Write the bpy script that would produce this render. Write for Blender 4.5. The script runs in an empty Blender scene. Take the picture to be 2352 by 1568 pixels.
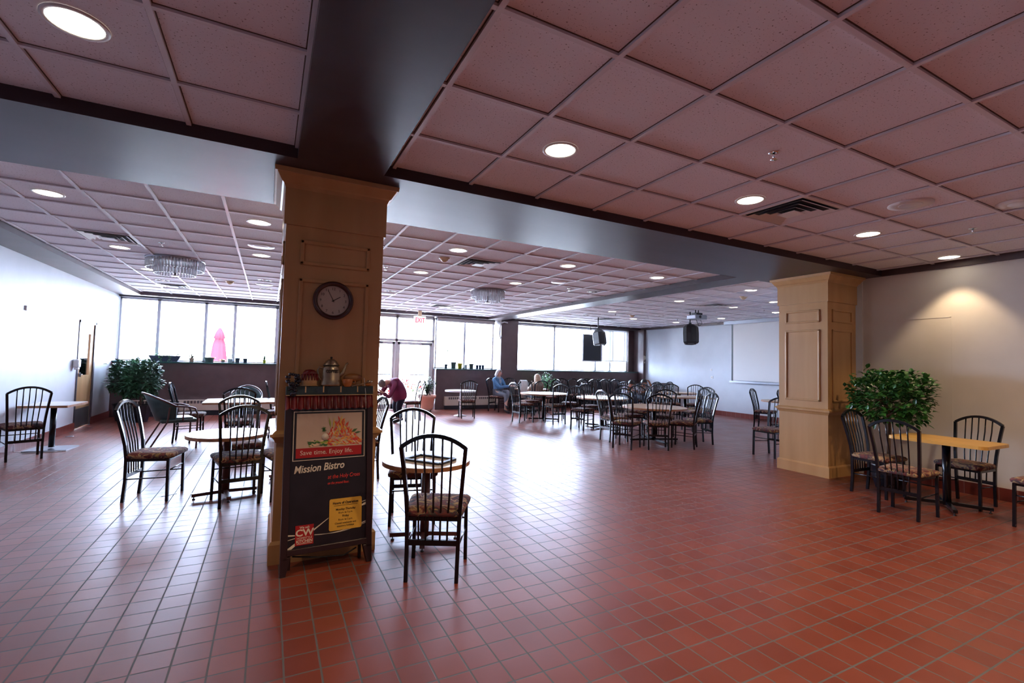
import bpy, bmesh, math, random
from mathutils import Matrix, Vector, Euler

# ------------------------------------------------------------------ camera, world, exposure
sc = bpy.context.scene
COL = sc.collection
cam_d = bpy.data.cameras.new('camera')
cam = bpy.data.objects.new('camera', cam_d); COL.objects.link(cam); sc.camera = cam
YAW, PITCH, ROLL, FOC = 0.475437, 0.045617, 0.025609, 0.91942
cy_, sy_ = math.cos(YAW), math.sin(YAW); cp_, sp_ = math.cos(PITCH), math.sin(PITCH)
fwd = Vector((sy_*cp_, cy_*cp_, sp_)); rgt = Vector((cy_, -sy_, 0)); up = rgt.cross(fwd)
r2 = math.cos(ROLL)*rgt + math.sin(ROLL)*up; u2 = -math.sin(ROLL)*rgt + math.cos(ROLL)*up
M = Matrix((r2, u2, -fwd)).transposed().to_4x4(); M.translation = Vector((0, 0, 1.444))
cam.matrix_world = M
cam_d.sensor_width = 36; cam_d.lens = FOC*18; cam_d.clip_start = .05; cam_d.clip_end = 300

w = bpy.data.worlds.new('sky'); sc.world = w; w.use_nodes = True
bg = w.node_tree.nodes['Background']
bg.inputs[0].default_value = (.61, .72, 1.0, 1); bg.inputs[1].default_value = 35.0
sc.view_settings.view_transform = 'Standard'; sc.view_settings.look = 'None'
sc.view_settings.gamma = 1; sc.view_settings.use_curve_mapping = False
sc.view_settings.exposure = 0.55
sc.cycles.max_bounces = 8; sc.cycles.diffuse_bounces = 5; sc.cycles.glossy_bounces = 4
sc.cycles.transparent_max_bounces = 12
sc.cycles.sample_clamp_indirect = 6.0
sc.cycles.use_denoising = True
patio_bounce_sun_d = bpy.data.lights.new('sun', 'SUN'); patio_bounce_sun_d.energy = 110; patio_bounce_sun_d.angle = .02; patio_bounce_sun_d.color = (1, .93, .84)  # added directional light on the patio; its bounce lifts the far ceiling
sun = bpy.data.objects.new('sun', patio_bounce_sun_d); COL.objects.link(sun); sun.location = (4, -10, 30)
sun.rotation_euler = (math.radians(34), 0, math.radians(-8))
def portal(name, x0, x1, z0, z1, y):
    d = bpy.data.lights.new(name, 'AREA'); d.shape = 'RECTANGLE'; d.size = x1-x0; d.size_y = z1-z0
    d.cycles.is_portal = True
    o = bpy.data.objects.new(name, d); COL.objects.link(o)
    o.location = ((x0+x1)/2, y, (z0+z1)/2); o.rotation_euler = (-math.pi/2, 0, 0)
portal('daylight_portal', -3.1, 1.5, 1.27, 2.78, 13.99)
portal('daylight_portal', 1.6, 4.45, 0.0, 2.78, 13.99)
portal('daylight_portal', 4.45, 6.5, 1.25, 2.78, 13.99)
portal('daylight_portal', 7.2, 12.2, 1.25, 2.78, 13.99)

# ------------------------------------------------------------------ materials
def mat(name, col=(.5,.5,.5), rough=.5, metal=0, emit=None, es=0, alpha=1, spec=.5, coat=0):
    m = bpy.data.materials.new(name); m.use_nodes = True
    b = m.node_tree.nodes['Principled BSDF']
    b.inputs['Base Color'].default_value = (*col, 1); b.inputs['Roughness'].default_value = rough
    b.inputs['Metallic'].default_value = metal; b.inputs['Specular IOR Level'].default_value = spec
    b.inputs['Coat Weight'].default_value = coat; b.inputs['Coat Roughness'].default_value = .08
    if emit: b.inputs['Emission Color'].default_value = (*emit, 1); b.inputs['Emission Strength'].default_value = es
    if alpha < 1: b.inputs['Alpha'].default_value = alpha
    return m
def N(m, t, **k):
    n = m.node_tree.nodes.new(t)
    for a, v in k.items(): setattr(n, a, v)
    return n
def L(m, a, b): m.node_tree.links.new(a, b)
def noisy(m, c1, c2, scale=(5,5,5), detail=3, bump=0, lo=.35, hi=.65, coord='Object', ns=1.0):
    b = m.node_tree.nodes['Principled BSDF']
    tc = N(m, 'ShaderNodeTexCoord'); mp = N(m, 'ShaderNodeMapping'); mp.inputs['Scale'].default_value = scale
    no = N(m, 'ShaderNodeTexNoise'); no.inputs['Detail'].default_value = detail; no.inputs['Scale'].default_value = ns
    cr = N(m, 'ShaderNodeValToRGB'); cr.color_ramp.elements[0].position = lo; cr.color_ramp.elements[1].position = hi
    cr.color_ramp.elements[0].color = (*c1, 1); cr.color_ramp.elements[1].color = (*c2, 1)
    L(m, tc.outputs[coord], mp.inputs[0]); L(m, mp.outputs[0], no.inputs['Vector']); L(m, no.outputs['Fac'], cr.inputs[0])
    L(m, cr.outputs[0], b.inputs['Base Color'])
    if bump:
        bu = N(m, 'ShaderNodeBump'); bu.inputs['Strength'].default_value = bump; bu.inputs['Distance'].default_value = .01
        L(m, no.outputs['Fac'], bu.inputs['Height']); L(m, bu.outputs[0], b.inputs['Normal'])
    return m
MAT = {}
MAT['wall'] = noisy(mat('painted_wall', rough=.55), (.74,.71,.66), (.78,.75,.70), (3,3,3))
MAT['wall_white'] = noisy(mat('white_painted_wall', rough=.5), (.63,.66,.71), (.67,.70,.75), (3,3,3))
MAT['brown'] = noisy(mat('dark_brown_paint', rough=.38), (.085,.05,.05), (.10,.06,.058), (6,6,6))
MAT['soffit'] = noisy(mat('satin_brown_soffit_paint', rough=.38, spec=.22), (.045,.027,.032), (.055,.034,.042), (.6,3,1))
MAT['trimdark'] = mat('dark_ceiling_trim', (.06,.03,.03), .5)
MAT['green_ledge'] = noisy(mat('green_laminate_ledge', rough=.3), (.012,.06,.055), (.02,.085,.075), (8,8,8))
MAT['black'] = mat('black_enamel_metal', (.006,.007,.011), .22, spec=.45)
MAT['blackmatte'] = mat('black_plastic', (.012,.012,.016), .5)
MAT['white'] = mat('white_metal', (.8,.8,.8), .4)
MAT['cream'] = mat('cream_heater_enamel', (.66,.58,.47), .4)
MAT['slot'] = mat('dark_slot', (.10,.08,.08), .6)
MAT['alu'] = mat('window_aluminium', (.72,.72,.78), .4, .3)
MAT['alu_dark'] = mat('dark_window_rail', (.10,.10,.13), .4, .3)
MAT['chrome'] = mat('chrome', (.8,.8,.8), .15, 1)
MAT['steel'] = mat('brushed_steel', (.35,.36,.40), .35, .9)
MAT['diffuser'] = mat('vent_white_metal', (.75,.74,.75), .35)
MAT['ventdark'] = mat('vent_shadow_gap', (.02,.02,.03), .7)
MAT['lens_on'] = mat('lit_downlight_lens', (.9,.9,.9), .4, emit=(1,.88,.68), es=7)
MAT['lens_off'] = mat('unlit_reflector', (.25,.25,.27), .15, .9)
MAT['ivory'] = mat('ivory_plastic', (.62,.45,.28), .4)
MAT['paper'] = mat('white_paper', (.85,.85,.83), .7)
MAT['screen'] = mat('projection_fabric', (.86,.85,.84), .8)
MAT['terracotta'] = noisy(mat('terracotta', rough=.6), (.68,.38,.27), (.74,.43,.31), (4,4,4))
MAT['soil'] = mat('soil', (.03,.02,.015), .9)
MAT['bark'] = noisy(mat('bark', rough=.8), (.10,.06,.04), (.20,.13,.09), (20,20,4))
MAT['leaf'] = noisy(mat('ficus_leaf', rough=.35), (.015,.075,.018), (.06,.22,.04), (9,9,9), coord='Object')
MAT['leaf_cool'] = noisy(mat('weeping_ficus_leaf', rough=.45), (.014,.055,.030), (.055,.17,.075), (7,7,7))
MAT['leaf_light'] = noisy(mat('palm_leaf', rough=.4), (.05,.22,.07), (.16,.42,.15), (8,8,8))
MAT['leaf_succ'] = mat('succulent_leaf', (.025,.075,.02), .4)
MAT['pot_black'] = mat('black_planter', (.008,.008,.014), .35)
MAT['pot_dark'] = mat('dark_nursery_pot', (.04,.05,.09), .5)
MAT['pot_yellow'] = mat('yellow_pot', (.60,.46,.01), .35)
MAT['pot_blue'] = mat('blue_plastic_pot', (.015,.03,.11), .4)
MAT['pot_green'] = mat('grey_green_pot', (.12,.16,.15), .5)
MAT['skin'] = mat('skin', (.62,.36,.26), .5)
MAT['skin_tan'] = mat('tan_skin', (.36,.15,.08), .5)
MAT['hair_white'] = noisy(mat('white_hair', rough=.6), (.62,.62,.64), (.8,.8,.8), (60,60,10))
MAT['hair_grey'] = noisy(mat('short_grey_hair', rough=.7), (.10,.09,.08), (.25,.22,.2), (60,60,60))
MAT['hair_blonde'] = noisy(mat('blonde_hair', rough=.5), (.38,.22,.13), (.68,.48,.32), (70,70,8))
MAT['hair_dark'] = mat('dark_hair', (.012,.010,.012), .4)
MAT['denim'] = noisy(mat('blue_cardigan', rough=.8), (.06,.16,.30), (.10,.22,.38), (30,30,30))
MAT['scarf'] = mat('grey_scarf', (.30,.33,.40), .9)
MAT['greypants'] = mat('grey_trousers', (.14,.15,.18), .8)
MAT['maroon'] = noisy(mat('maroon_coat', rough=.75), (.13,.010,.045), (.20,.018,.07), (5,5,5))
MAT['navy'] = mat('navy_trousers', (.01,.012,.03), .8)
MAT['shoe'] = mat('black_shoe', (.01,.01,.012), .3)
MAT['greyshirt'] = mat('grey_shirt', (.22,.20,.21), .8)
MAT['tanshirt'] = mat('tan_top', (.42,.30,.22), .8)
MAT['glassrod'] = mat('chandelier_glass', (.75,.78,.82), .08, spec=.8, alpha=.55)
MAT['red'] = mat('sign_red', (.42,.012,.015), .4)
MAT['exit_red'] = mat('exit_letter_red', (.7,.02,.05), .4, emit=(1,.05,.15), es=.6)
MAT['exit_white'] = mat('exit_sign_face', (.85,.85,.85), .4, emit=(1,1,1), es=.6)
MAT['signblack'] = noisy(mat('chalkboard_black', rough=.35), (.012,.008,.012), (.018,.012,.018), (8,8,8))
MAT['signwood'] = mat('black_brown_sign_frame', (.03,.012,.014), .3)
MAT['ink_white'] = mat('cream_lettering', (.80,.72,.60), .5)
MAT['ink_red'] = mat('red_lettering', (.62,.04,.03), .5)
MAT['ink_black'] = mat('black_lettering', (.02,.015,.01), .5)
MAT['yellow'] = mat('yellow_panel', (.72,.40,.05), .45)
MAT['curtain'] = noisy(mat('glazed_red_valance', rough=.22, coat=.5), (.13,.008,.010), (.24,.014,.016), (10,10,10))
MAT['grape'] = mat('grape_glaze', (.010,.012,.028), .15, coat=.6)
MAT['orange_glaze'] = mat('orange_glaze', (.50,.17,.03), .25, coat=.5)
MAT['cream_glaze'] = mat('cream_glaze', (.70,.48,.22), .25, coat=.5)
MAT['bread'] = noisy(mat('bread_glaze', rough=.3), (.16,.05,.015), (.35,.14,.03), (14,14,14))
MAT['pewter'] = mat('pewter_glaze', (.42,.35,.24), .25, .75)
MAT['clockrim'] = mat('dark_cherry_rim', (.06,.012,.010), .25, coat=.4)
MAT['clockface'] = mat('cream_clock_face', (.55,.48,.40), .4)
MAT['tabledge'] = noisy(mat('wood_table_edge', rough=.4), (.30,.12,.05), (.42,.20,.09), (12,12,40))
MAT['grass'] = mat('flower_green', (.006,.014,.003), 1, spec=0)
MAT['flower_red'] = mat('red_flowers', (.40,.006,.008), 1, spec=0)
MAT['umbrella'] = mat('red_parasol_cloth', (.48,.0095,.015), 1, spec=0)
MAT['greenvinyl'] = noisy(mat('green_upholstery', rough=.4), (.025,.06,.06), (.04,.085,.085), (12,12,12))
MAT['brownmetal'] = mat('brown_enamel_metal', (.10,.035,.03), .3)

def wood(name, c1, c2, rough=.35):
    m = noisy(mat(name, rough=rough), c1, c2, (7,7,.9), 4, .03, .3, .7)
    return m
MAT['maple'] = wood('maple_veneer', (.49,.265,.10), (.56,.315,.13))
MAT['doorwood'] = wood('birch_door_veneer', (.50,.31,.14), (.62,.41,.21))
MAT['top_tan'] = noisy(mat('tan_wood_laminate', rough=.26), (.50,.31,.17), (.60,.40,.24), (2,22,2), 3)
MAT['top_yellow'] = noisy(mat('yellow_maple_laminate', rough=.3), (.60,.33,.07), (.68,.40,.11), (2,22,2), 3)
MAT['top_white'] = mat('pale_laminate', (.74,.68,.62), .22)

def fabric():
    m = mat('floral_tapestry', rough=.9)
    b = m.node_tree.nodes['Principled BSDF']
    tc = N(m, 'ShaderNodeTexCoord'); oi = N(m, 'ShaderNodeObjectInfo')
    ad = N(m, 'ShaderNodeVectorMath', operation='ADD'); mu = N(m, 'ShaderNodeMath', operation='MULTIPLY'); mu.inputs[1].default_value = 9
    L(m, oi.outputs['Random'], mu.inputs[0]); L(m, tc.outputs['Object'], ad.inputs[0]); L(m, mu.outputs[0], ad.inputs[1])
    no = N(m, 'ShaderNodeTexNoise'); no.inputs['Scale'].default_value = 8; no.inputs['Detail'].default_value = 4.5; no.inputs['Distortion'].default_value = .9
    cr = N(m, 'ShaderNodeValToRGB'); e = cr.color_ramp.elements
    e[0].position = .34; e[0].color = (.018,.010,.014,1); e[1].position = .68; e[1].color = (.30,.19,.06,1)
    for p, c in ((.42,(.13,.022,.022,1)), (.47,(.40,.27,.13,1)), (.50,(.03,.03,.045,1)), (.56,(.17,.035,.03,1)), (.61,(.05,.05,.05,1))):
        q = e.new(p); q.color = c
    L(m, ad.outputs[0], no.inputs['Vector']); L(m, no.outputs['Fac'], cr.inputs[0]); L(m, cr.outputs[0], b.inputs['Base Color'])
    bu = N(m, 'ShaderNodeBump'); bu.inputs['Strength'].default_value = .4; bu.inputs['Distance'].default_value = .006
    L(m, no.outputs['Fac'], bu.inputs['Height']); L(m, bu.outputs[0], b.inputs['Normal'])
    return m
MAT['fabric'] = fabric()
def checked():
    m = mat('checked_shirt', rough=.8); b = m.node_tree.nodes['Principled BSDF']
    tc = N(m, 'ShaderNodeTexCoord'); ck = N(m, 'ShaderNodeTexChecker'); ck.inputs['Scale'].default_value = 28
    ck.inputs[1].default_value = (.75,.76,.82,1); ck.inputs[2].default_value = (.20,.22,.32,1)
    L(m, tc.outputs['Object'], ck.inputs[0]); L(m, ck.outputs[0], b.inputs['Base Color']); return m
MAT['checked'] = checked()

def quarry():
    m = mat('red_quarry_tile', rough=.25, spec=.5); b = m.node_tree.nodes['Principled BSDF']
    tc = N(m, 'ShaderNodeTexCoord'); mp = N(m, 'ShaderNodeMapping'); mp.inputs['Location'].default_value = (-.123, -.107, 0)
    br = N(m, 'ShaderNodeTexBrick'); br.offset = 0; br.squash = 1
    br.inputs['Scale'].default_value = 1; br.inputs['Brick Width'].default_value = .1555; br.inputs['Row Height'].default_value = .153
    br.inputs['Mortar Size'].default_value = .0045; br.inputs['Mortar Smooth'].default_value = .15; br.inputs['Bias'].default_value = 0
    br.inputs['Color1'].default_value = (.178,.036,.019,1); br.inputs['Color2'].default_value = (.222,.050,.026,1)
    br.inputs['Mortar'].default_value = (.10,.095,.09,1)
    L(m, tc.outputs['Object'], mp.inputs[0]); L(m, mp.outputs[0], br.inputs['Vector'])
    no = N(m, 'ShaderNodeTexNoise'); no.inputs['Scale'].default_value = 2.3; no.inputs['Detail'].default_value = 5
    L(m, tc.outputs['Object'], no.inputs['Vector'])
    n2 = N(m, 'ShaderNodeTexNoise'); n2.inputs['Scale'].default_value = 26; n2.inputs['Detail'].default_value = 4
    L(m, tc.outputs['Object'], n2.inputs['Vector'])
    cr = N(m, 'ShaderNodeValToRGB'); cr.color_ramp.elements[0].position = .35; cr.color_ramp.elements[1].position = .75
    cr.color_ramp.elements[0].color = (.93,.93,.93,1); cr.color_ramp.elements[1].color = (1.07,1.08,1.1,1)
    L(m, no.outputs['Fac'], cr.inputs[0])
    mx = N(m, 'ShaderNodeMix', data_type='RGBA', blend_type='MULTIPLY'); mx.inputs[0].default_value = 1
    L(m, br.outputs['Color'], mx.inputs[6]); L(m, cr.outputs[0], mx.inputs[7]); L(m, mx.outputs[2], b.inputs['Base Color'])
    mr = N(m, 'ShaderNodeMapRange'); mr.inputs['From Min'].default_value = .3; mr.inputs['From Max'].default_value = .7
    mr.inputs['To Min'].default_value = .31; mr.inputs['To Max'].default_value = .40
    L(m, no.outputs['Fac'], mr.inputs['Value'])
    ad = N(m, 'ShaderNodeMath', operation='ADD'); mm = N(m, 'ShaderNodeMath', operation='MULTIPLY'); mm.inputs[1].default_value = .35
    L(m, br.outputs['Fac'], mm.inputs[0]); L(m, mr.outputs[0], ad.inputs[0]); L(m, mm.outputs[0], ad.inputs[1]); L(m, ad.outputs[0], b.inputs['Roughness'])
    inv = N(m, 'ShaderNodeMath', operation='MULTIPLY_ADD'); inv.inputs[1].default_value = -1; inv.inputs[2].default_value = 1
    L(m, br.outputs['Fac'], inv.inputs[0])
    hh = N(m, 'ShaderNodeMath', operation='MULTIPLY_ADD'); hh.inputs[1].default_value = .12
    L(m, n2.outputs['Fac'], hh.inputs[0]); L(m, inv.outputs[0], hh.inputs[2])
    bu = N(m, 'ShaderNodeBump'); bu.inputs['Strength'].default_value = .35; bu.inputs['Distance'].default_value = .003
    L(m, hh.outputs[0], bu.inputs['Height']); L(m, bu.outputs[0], b.inputs['Normal'])
    return m
MAT['quarry'] = quarry()
def basetile():
    m = mat('red_tile_base', rough=.3); b = m.node_tree.nodes['Principled BSDF']
    tc = N(m, 'ShaderNodeTexCoord'); sx = N(m, 'ShaderNodeSeparateXYZ'); L(m, tc.outputs['Object'], sx.inputs[0])
    ad = N(m, 'ShaderNodeMath', operation='ADD'); L(m, sx.outputs[0], ad.inputs[0]); L(m, sx.outputs[1], ad.inputs[1])
    md = N(m, 'ShaderNodeMath', operation='PINGPONG'); md.inputs[1].default_value = .0775; L(m, ad.outputs[0], md.inputs[0])
    lt = N(m, 'ShaderNodeMath', operation='LESS_THAN'); lt.inputs[1].default_value = .002; L(m, md.outputs[0], lt.inputs[0])
    mx = N(m, 'ShaderNodeMix', data_type='RGBA'); mx.inputs[6].default_value = (.17,.032,.024,1); mx.inputs[7].default_value = (.28,.22,.2,1)
    L(m, lt.outputs[0], mx.inputs[0]); L(m, mx.outputs[2], b.inputs['Base Color']); return m
MAT['basetile'] = basetile()
def ctile():
    m = mat('acoustic_ceiling_tile', rough=.9, spec=.2); b = m.node_tree.nodes['Principled BSDF']
    tc = N(m, 'ShaderNodeTexCoord'); no = N(m, 'ShaderNodeTexNoise'); no.inputs['Scale'].default_value = 95; no.inputs['Detail'].default_value = 2
    L(m, tc.outputs['Object'], no.inputs['Vector'])
    cr = N(m, 'ShaderNodeValToRGB'); cr.color_ramp.elements[0].position = .30; cr.color_ramp.elements[1].position = .36
    cr.color_ramp.elements[0].color = (.30,.26,.28,1); cr.color_ramp.elements[1].color = (.82,.80,.86,1)
    L(m, no.outputs['Fac'], cr.inputs[0]); L(m, cr.outputs[0], b.inputs['Base Color']); return m
MAT['ctile'] = ctile()
MAT['edge_shade'] = mat('painted_tile_edge_shade', (.10,.06,.05), .8)  # dark colour standing for the shadow gap along tile edges
MAT['tbar'] = mat('ceiling_grid_bar', (.72,.69,.74), .45)
def glass(name, tint=(1,1,1)):
    m = bpy.data.materials.new(name); m.use_nodes = True; nt = m.node_tree
    for n in list(nt.nodes):
        if n.type == 'BSDF_PRINCIPLED': nt.nodes.remove(n)
    out = [n for n in nt.nodes if n.type == 'OUTPUT_MATERIAL'][0]
    tr = N(m, 'ShaderNodeBsdfTransparent'); tr.inputs[0].default_value = (*tint, 1)
    gl = N(m, 'ShaderNodeBsdfGlossy'); gl.inputs['Roughness'].default_value = .02
    fr = N(m, 'ShaderNodeFresnel'); fr.inputs[0].default_value = 1.3; mx = N(m, 'ShaderNodeMixShader')
    L(m, fr.outputs[0], mx.inputs[0]); L(m, tr.outputs[0], mx.inputs[1]); L(m, gl.outputs[0], mx.inputs[2]); L(m, mx.outputs[0], out.inputs[0])
    return m
MAT['glass'] = glass('window_glass', (.96,.98,.98))
MAT['clearplastic'] = glass('clear_plastic', (.85,.87,.9))

# ------------------------------------------------------------------ mesh helpers
class MB:
    def __init__(s): s.v = []; s.f = []; s.sm = []; s.mi = []
    def add(s, vs, fs, smooth=False, mi=0):
        o = len(s.v); s.v += [tuple(v) for v in vs]; s.f += [tuple(i+o for i in f) for f in fs]
        s.sm += [smooth]*len(fs); s.mi += [mi]*len(fs); return s
    def box(s, x0, x1, y0, y1, z0, z1, mi=0):
        vs = [(x,y,z) for z in (z0,z1) for y in (y0,y1) for x in (x0,x1)]
        return s.add(vs, [(0,2,3,1),(4,5,7,6),(0,1,5,4),(2,6,7,3),(0,4,6,2),(1,3,7,5)], False, mi)
    def frus(s, c, a, b, z0, z1):   # square frustum about c with half sizes a (bottom) and b (top)
        vs = [(c[0]+sx*h, c[1]+sy*h, z) for h, z in ((a,z0),(b,z1)) for sx, sy in ((-1,-1),(1,-1),(1,1),(-1,1))]
        return s.add(vs, [(3,2,1,0),(4,5,6,7)]+[(i,(i+1)%4,(i+1)%4+4,i+4) for i in range(4)])
    def tube(s, pts, r, n=8, sq=None, closed=False, smooth=True, cap=True):
        pts = [Vector(p) for p in pts]; rs = r if isinstance(r, (list,tuple)) else [r]*len(pts)
        K = len(pts); vs = []; fs = []; prev = None
        for i, p in enumerate(pts):
            if closed: t = (pts[(i+1)%K]-pts[i-1]).normalized()
            else:
                t = (pts[min(i+1,K-1)]-pts[max(i-1,0)]).normalized()
            if prev is None:
                ref = Vector((0,0,1)) if abs(t.z) < .9 else Vector((0,1,0))
                a = t.cross(ref).normalized()
            else: a = (prev - t*prev.dot(t)).normalized()
            prev = a; b = t.cross(a)
            if sq:
                hw, hh = sq; q = [(-hw,-hh),(hw,-hh),(hw,hh),(-hw,hh)]
                vs += [p+a*x+b*y for x, y in q]
            else:
                vs += [p+a*math.cos(2*math.pi*j/n)*rs[i]+b*math.sin(2*math.pi*j/n)*rs[i] for j in range(n)]
        m = 4 if sq else n
        for i in range(K if closed else K-1):
            A = i*m; B = ((i+1)%K)*m
            fs += [(A+j, A+(j+1)%m, B+(j+1)%m, B+j) for j in range(m)]
        if cap and not closed: fs += [tuple(reversed(range(m))), tuple((K-1)*m+j for j in range(m))]
        return s.add(vs, fs, smooth and not sq)
    def lathe(s, prof, c=(0,0), n=24, smooth=True, capb=True, capt=True, sx=1, sy=1):
        vs = []; fs = []; K = len(prof)
        for r, z in prof: vs += [(c[0]+sx*r*math.cos(2*math.pi*j/n), c[1]+sy*r*math.sin(2*math.pi*j/n), z) for j in range(n)]
        for i in range(K-1): fs += [(i*n+j, i*n+(j+1)%n, (i+1)*n+(j+1)%n, (i+1)*n+j) for j in range(n)]
        if capb: fs.append(tuple(reversed(range(n))))
        if capt: fs.append(tuple((K-1)*n+j for j in range(n)))
        return s.add(vs, fs, smooth)
    def prism(s, poly, z0, z1):
        n = len(poly); vs = [(x,y,z0) for x,y in poly]+[(x,y,z1) for x,y in poly]
        return s.add(vs, [tuple(reversed(range(n))), tuple(range(n,2*n))]+[(i,(i+1)%n,(i+1)%n+n,i+n) for i in range(n)])
    def ball(s, c, r, nu=12, nv=8, sc=(1,1,1)):
        vs = [(c[0], c[1], c[2]-r*sc[2])]; fs = []
        for i in range(1, nv):
            a = -math.pi/2+math.pi*i/nv
            for j in range(nu):
                b = 2*math.pi*j/nu
                vs.append((c[0]+r*sc[0]*math.cos(a)*math.cos(b), c[1]+r*sc[1]*math.cos(a)*math.sin(b), c[2]+r*sc[2]*math.sin(a)))
        vs.append((c[0], c[1], c[2]+r*sc[2])); T = len(vs)-1
        fs += [(0, 1+(j+1)%nu, 1+j) for j in range(nu)]
        for i in range(nv-2):
            A = 1+i*nu; B = A+nu
            fs += [(A+j, A+(j+1)%nu, B+(j+1)%nu, B+j) for j in range(nu)]
        A = 1+(nv-2)*nu
        fs += [(A+j, A+(j+1)%nu, T) for j in range(nu)]
        return s.add(vs, fs, True)
    def tf(s, M4, start=0):
        for i in range(start, len(s.v)): s.v[i] = tuple(M4 @ Vector(s.v[i]))
        return s
    def build(s, name, m, parent=None, bevel=0, fix=False):
        me = bpy.data.meshes.new(name); me.from_pydata(s.v, [], s.f)
        for mm in (m if isinstance(m, (list,tuple)) else [m]): me.materials.append(MAT[mm] if isinstance(mm, str) else mm)
        me.polygons.foreach_set('use_smooth', s.sm); me.polygons.foreach_set('material_index', s.mi); me.update()
        o = bpy.data.objects.new(name, me); COL.objects.link(o)
        if parent: o.parent = parent
        if bevel:
            b = o.modifiers.new('bevel', 'BEVEL'); b.width = bevel; b.segments = 2; b.limit_method = 'ANGLE'; b.angle_limit = .6
        return o
def empty(name, loc=(0,0,0), rz=0, parent=None):
    o = bpy.data.objects.new(name, None); COL.objects.link(o); o.location = loc; o.rotation_euler = (0,0,rz)
    o.empty_display_size = .1
    if parent: o.parent = parent
    return o
def tag(o, label=None, cat=None, group=None, kind=None):
    if label: o['label'] = label
    if cat: o['category'] = cat
    if group: o['group'] = group
    if kind: o['kind'] = kind
    return o
def struct(o): o['kind'] = 'structure'; return o
KIDS = {}
def kids(o): return [c for c in bpy.data.objects if c.parent == o]
def snapshot(o): return (o, [snapshot(c) for c in kids(o)])
def dup(snap, parent=None):
    o, ch = snap
    c = o.copy(); COL.objects.link(c)
    if parent: c.parent = parent
    for k in ch: dup(k, c)
    return c
R = math.radians

# ------------------------------------------------------------------ the setting
HC, HS, TOP = 2.874, 2.79, 3.05
XL, XR, XR2 = -3.137, 7.62, 12.42
AY0, AY1, BX0, BX1, CX0, CX1, YF = 3.461, 4.62, .114, .692, 6.086, 6.563, 13.5
YW, YG = 13.55, 13.9
YB = -3.0
struct(MB().box(XL-.2, XR2+.2, YB-.2, 14.05, -.12, 0).build('floor', 'quarry'))
struct(MB().box(XL-.2, XR2+.2, YB-.2, 14.05, TOP, TOP+.15).build('ceiling', 'wall'))
def slab(x0, x1, y0, y1, gx, px, gy, py, idx):
    rv = .006 if idx < 2 else .0015
    struct(MB().box(x0, x1, y0, y1, HC, HC+.03).build('ceiling', 'ctile'))
    m = MB(); g = MB(); k = math.ceil((x0-gx)/px)
    while gx+k*px < x1:
        c = gx+k*px; m.box(c-.013, c+.013, y0, y1, HC-.016, HC+.001); g.box(c-.013-rv, c+.013+rv, y0, y1, HC-.0015, HC+.001); k += 1
    k = math.ceil((y0-gy)/py)
    while gy+k*py < y1:
        c = gy+k*py; m.box(x0, x1, c-.013, c+.013, HC-.0145, HC+.001); g.box(x0, x1, c-.013-rv, c+.013+rv, HC-.0012, HC+.001); k += 1
    struct(m.build('ceiling', 'tbar')); struct(g.build('ceiling', 'edge_shade'))  # second mesh: flat dark strips painting shade beside the grid bars
slab(BX1, XR, YB, AY0, 1.373, .6096, 1.664, .6096, 0)
slab(XL, BX0, YB, AY0, -1.111, .6096, 2.962, .6096, 1)
slab(-2.68, CX0, AY1, YF, -1.54, .556, 5.36, .59, 2)
slab(CX1, XR2, AY1, YF, 7.06, .60, 5.30, .59, 3)
def beam(x0, x1, y0, y1, n):
    struct(MB().box(x0, x1, y0, y1, HS, TOP).build('trim_%d' % n, 'soffit'))
beam(XL, XR2, AY0, AY1, 1)
beam(BX0, BX1, YB, AY0, 2)
beam(CX0, CX1, AY1, YF, 3)
beam(XL, -2.68, AY1, YF, 4)
beam(XL, XR2, YF, YG+.15, 5)
# thin dark crown line where the right walls meet the tiles
struct(MB().box(XR-.03, XR, YB, AY0, HS, HC).build('trim_6', 'trimdark'))
struct(MB().box(XR2-.04, XR2, AY1, YF, HS, HC).build('trim_7', 'trimdark'))
# walls
struct(MB().box(XL-.2, XL, YB, 11.42, 0, TOP).box(XL-.2, XL, 12.28, 14.05, 0, TOP).box(XL-.2, XL, 11.42, 12.28, 2.0, TOP).build('wall_left', 'wall_white'))
struct(MB().box(XR, XR+.2, YB, 4.45, 0, TOP).build('wall_right', 'wall'))
struct(MB().box(XR, XR2+.2, 4.25, 4.45, 0, TOP).build('wall_return', 'wall_white'))
struct(MB().box(XR2, XR2+.2, 4.45, 14.05, 0, TOP).build('wall_far_right', 'wall_white'))
struct(MB().box(XL-.2, XR+.2, YB-.2, YB, 0, TOP).build('wall_back', 'brown'))
# half walls under the windows, brown, with green ledges
for n, (x0, x1, zt) in enumerate(((XL, 1.55, 1.27), (4.45, 6.52, 1.225), (7.13, 12.32, 1.225))):
    struct(MB().box(x0, x1, YW, YG+.1, 0, zt-.035).build('wall_far', 'brown'))
    struct(MB().box(x0 if n else XL, x1, YW-.035, YG-.03, zt-.035, zt).build('window_sill', 'green_ledge', bevel=.004)); 
for n, (a, b) in enumerate(((1.42, 1.58),(6.52, 7.13),(12.32, XR2))):
    struct(MB().box(a, b, (13.42 if n == 1 else 13.5), YG+.15, 0, HS).build('wall_far', 'brown'))
struct(MB().box(12.06, 12.32, YG-.1, YG+.1, 1.22, HS).build('wall_far', 'brown'))
struct(MB().box(12.30, XR2, 13.25, 13.5, 0, HS).build('wall_far', 'brown'))
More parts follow.
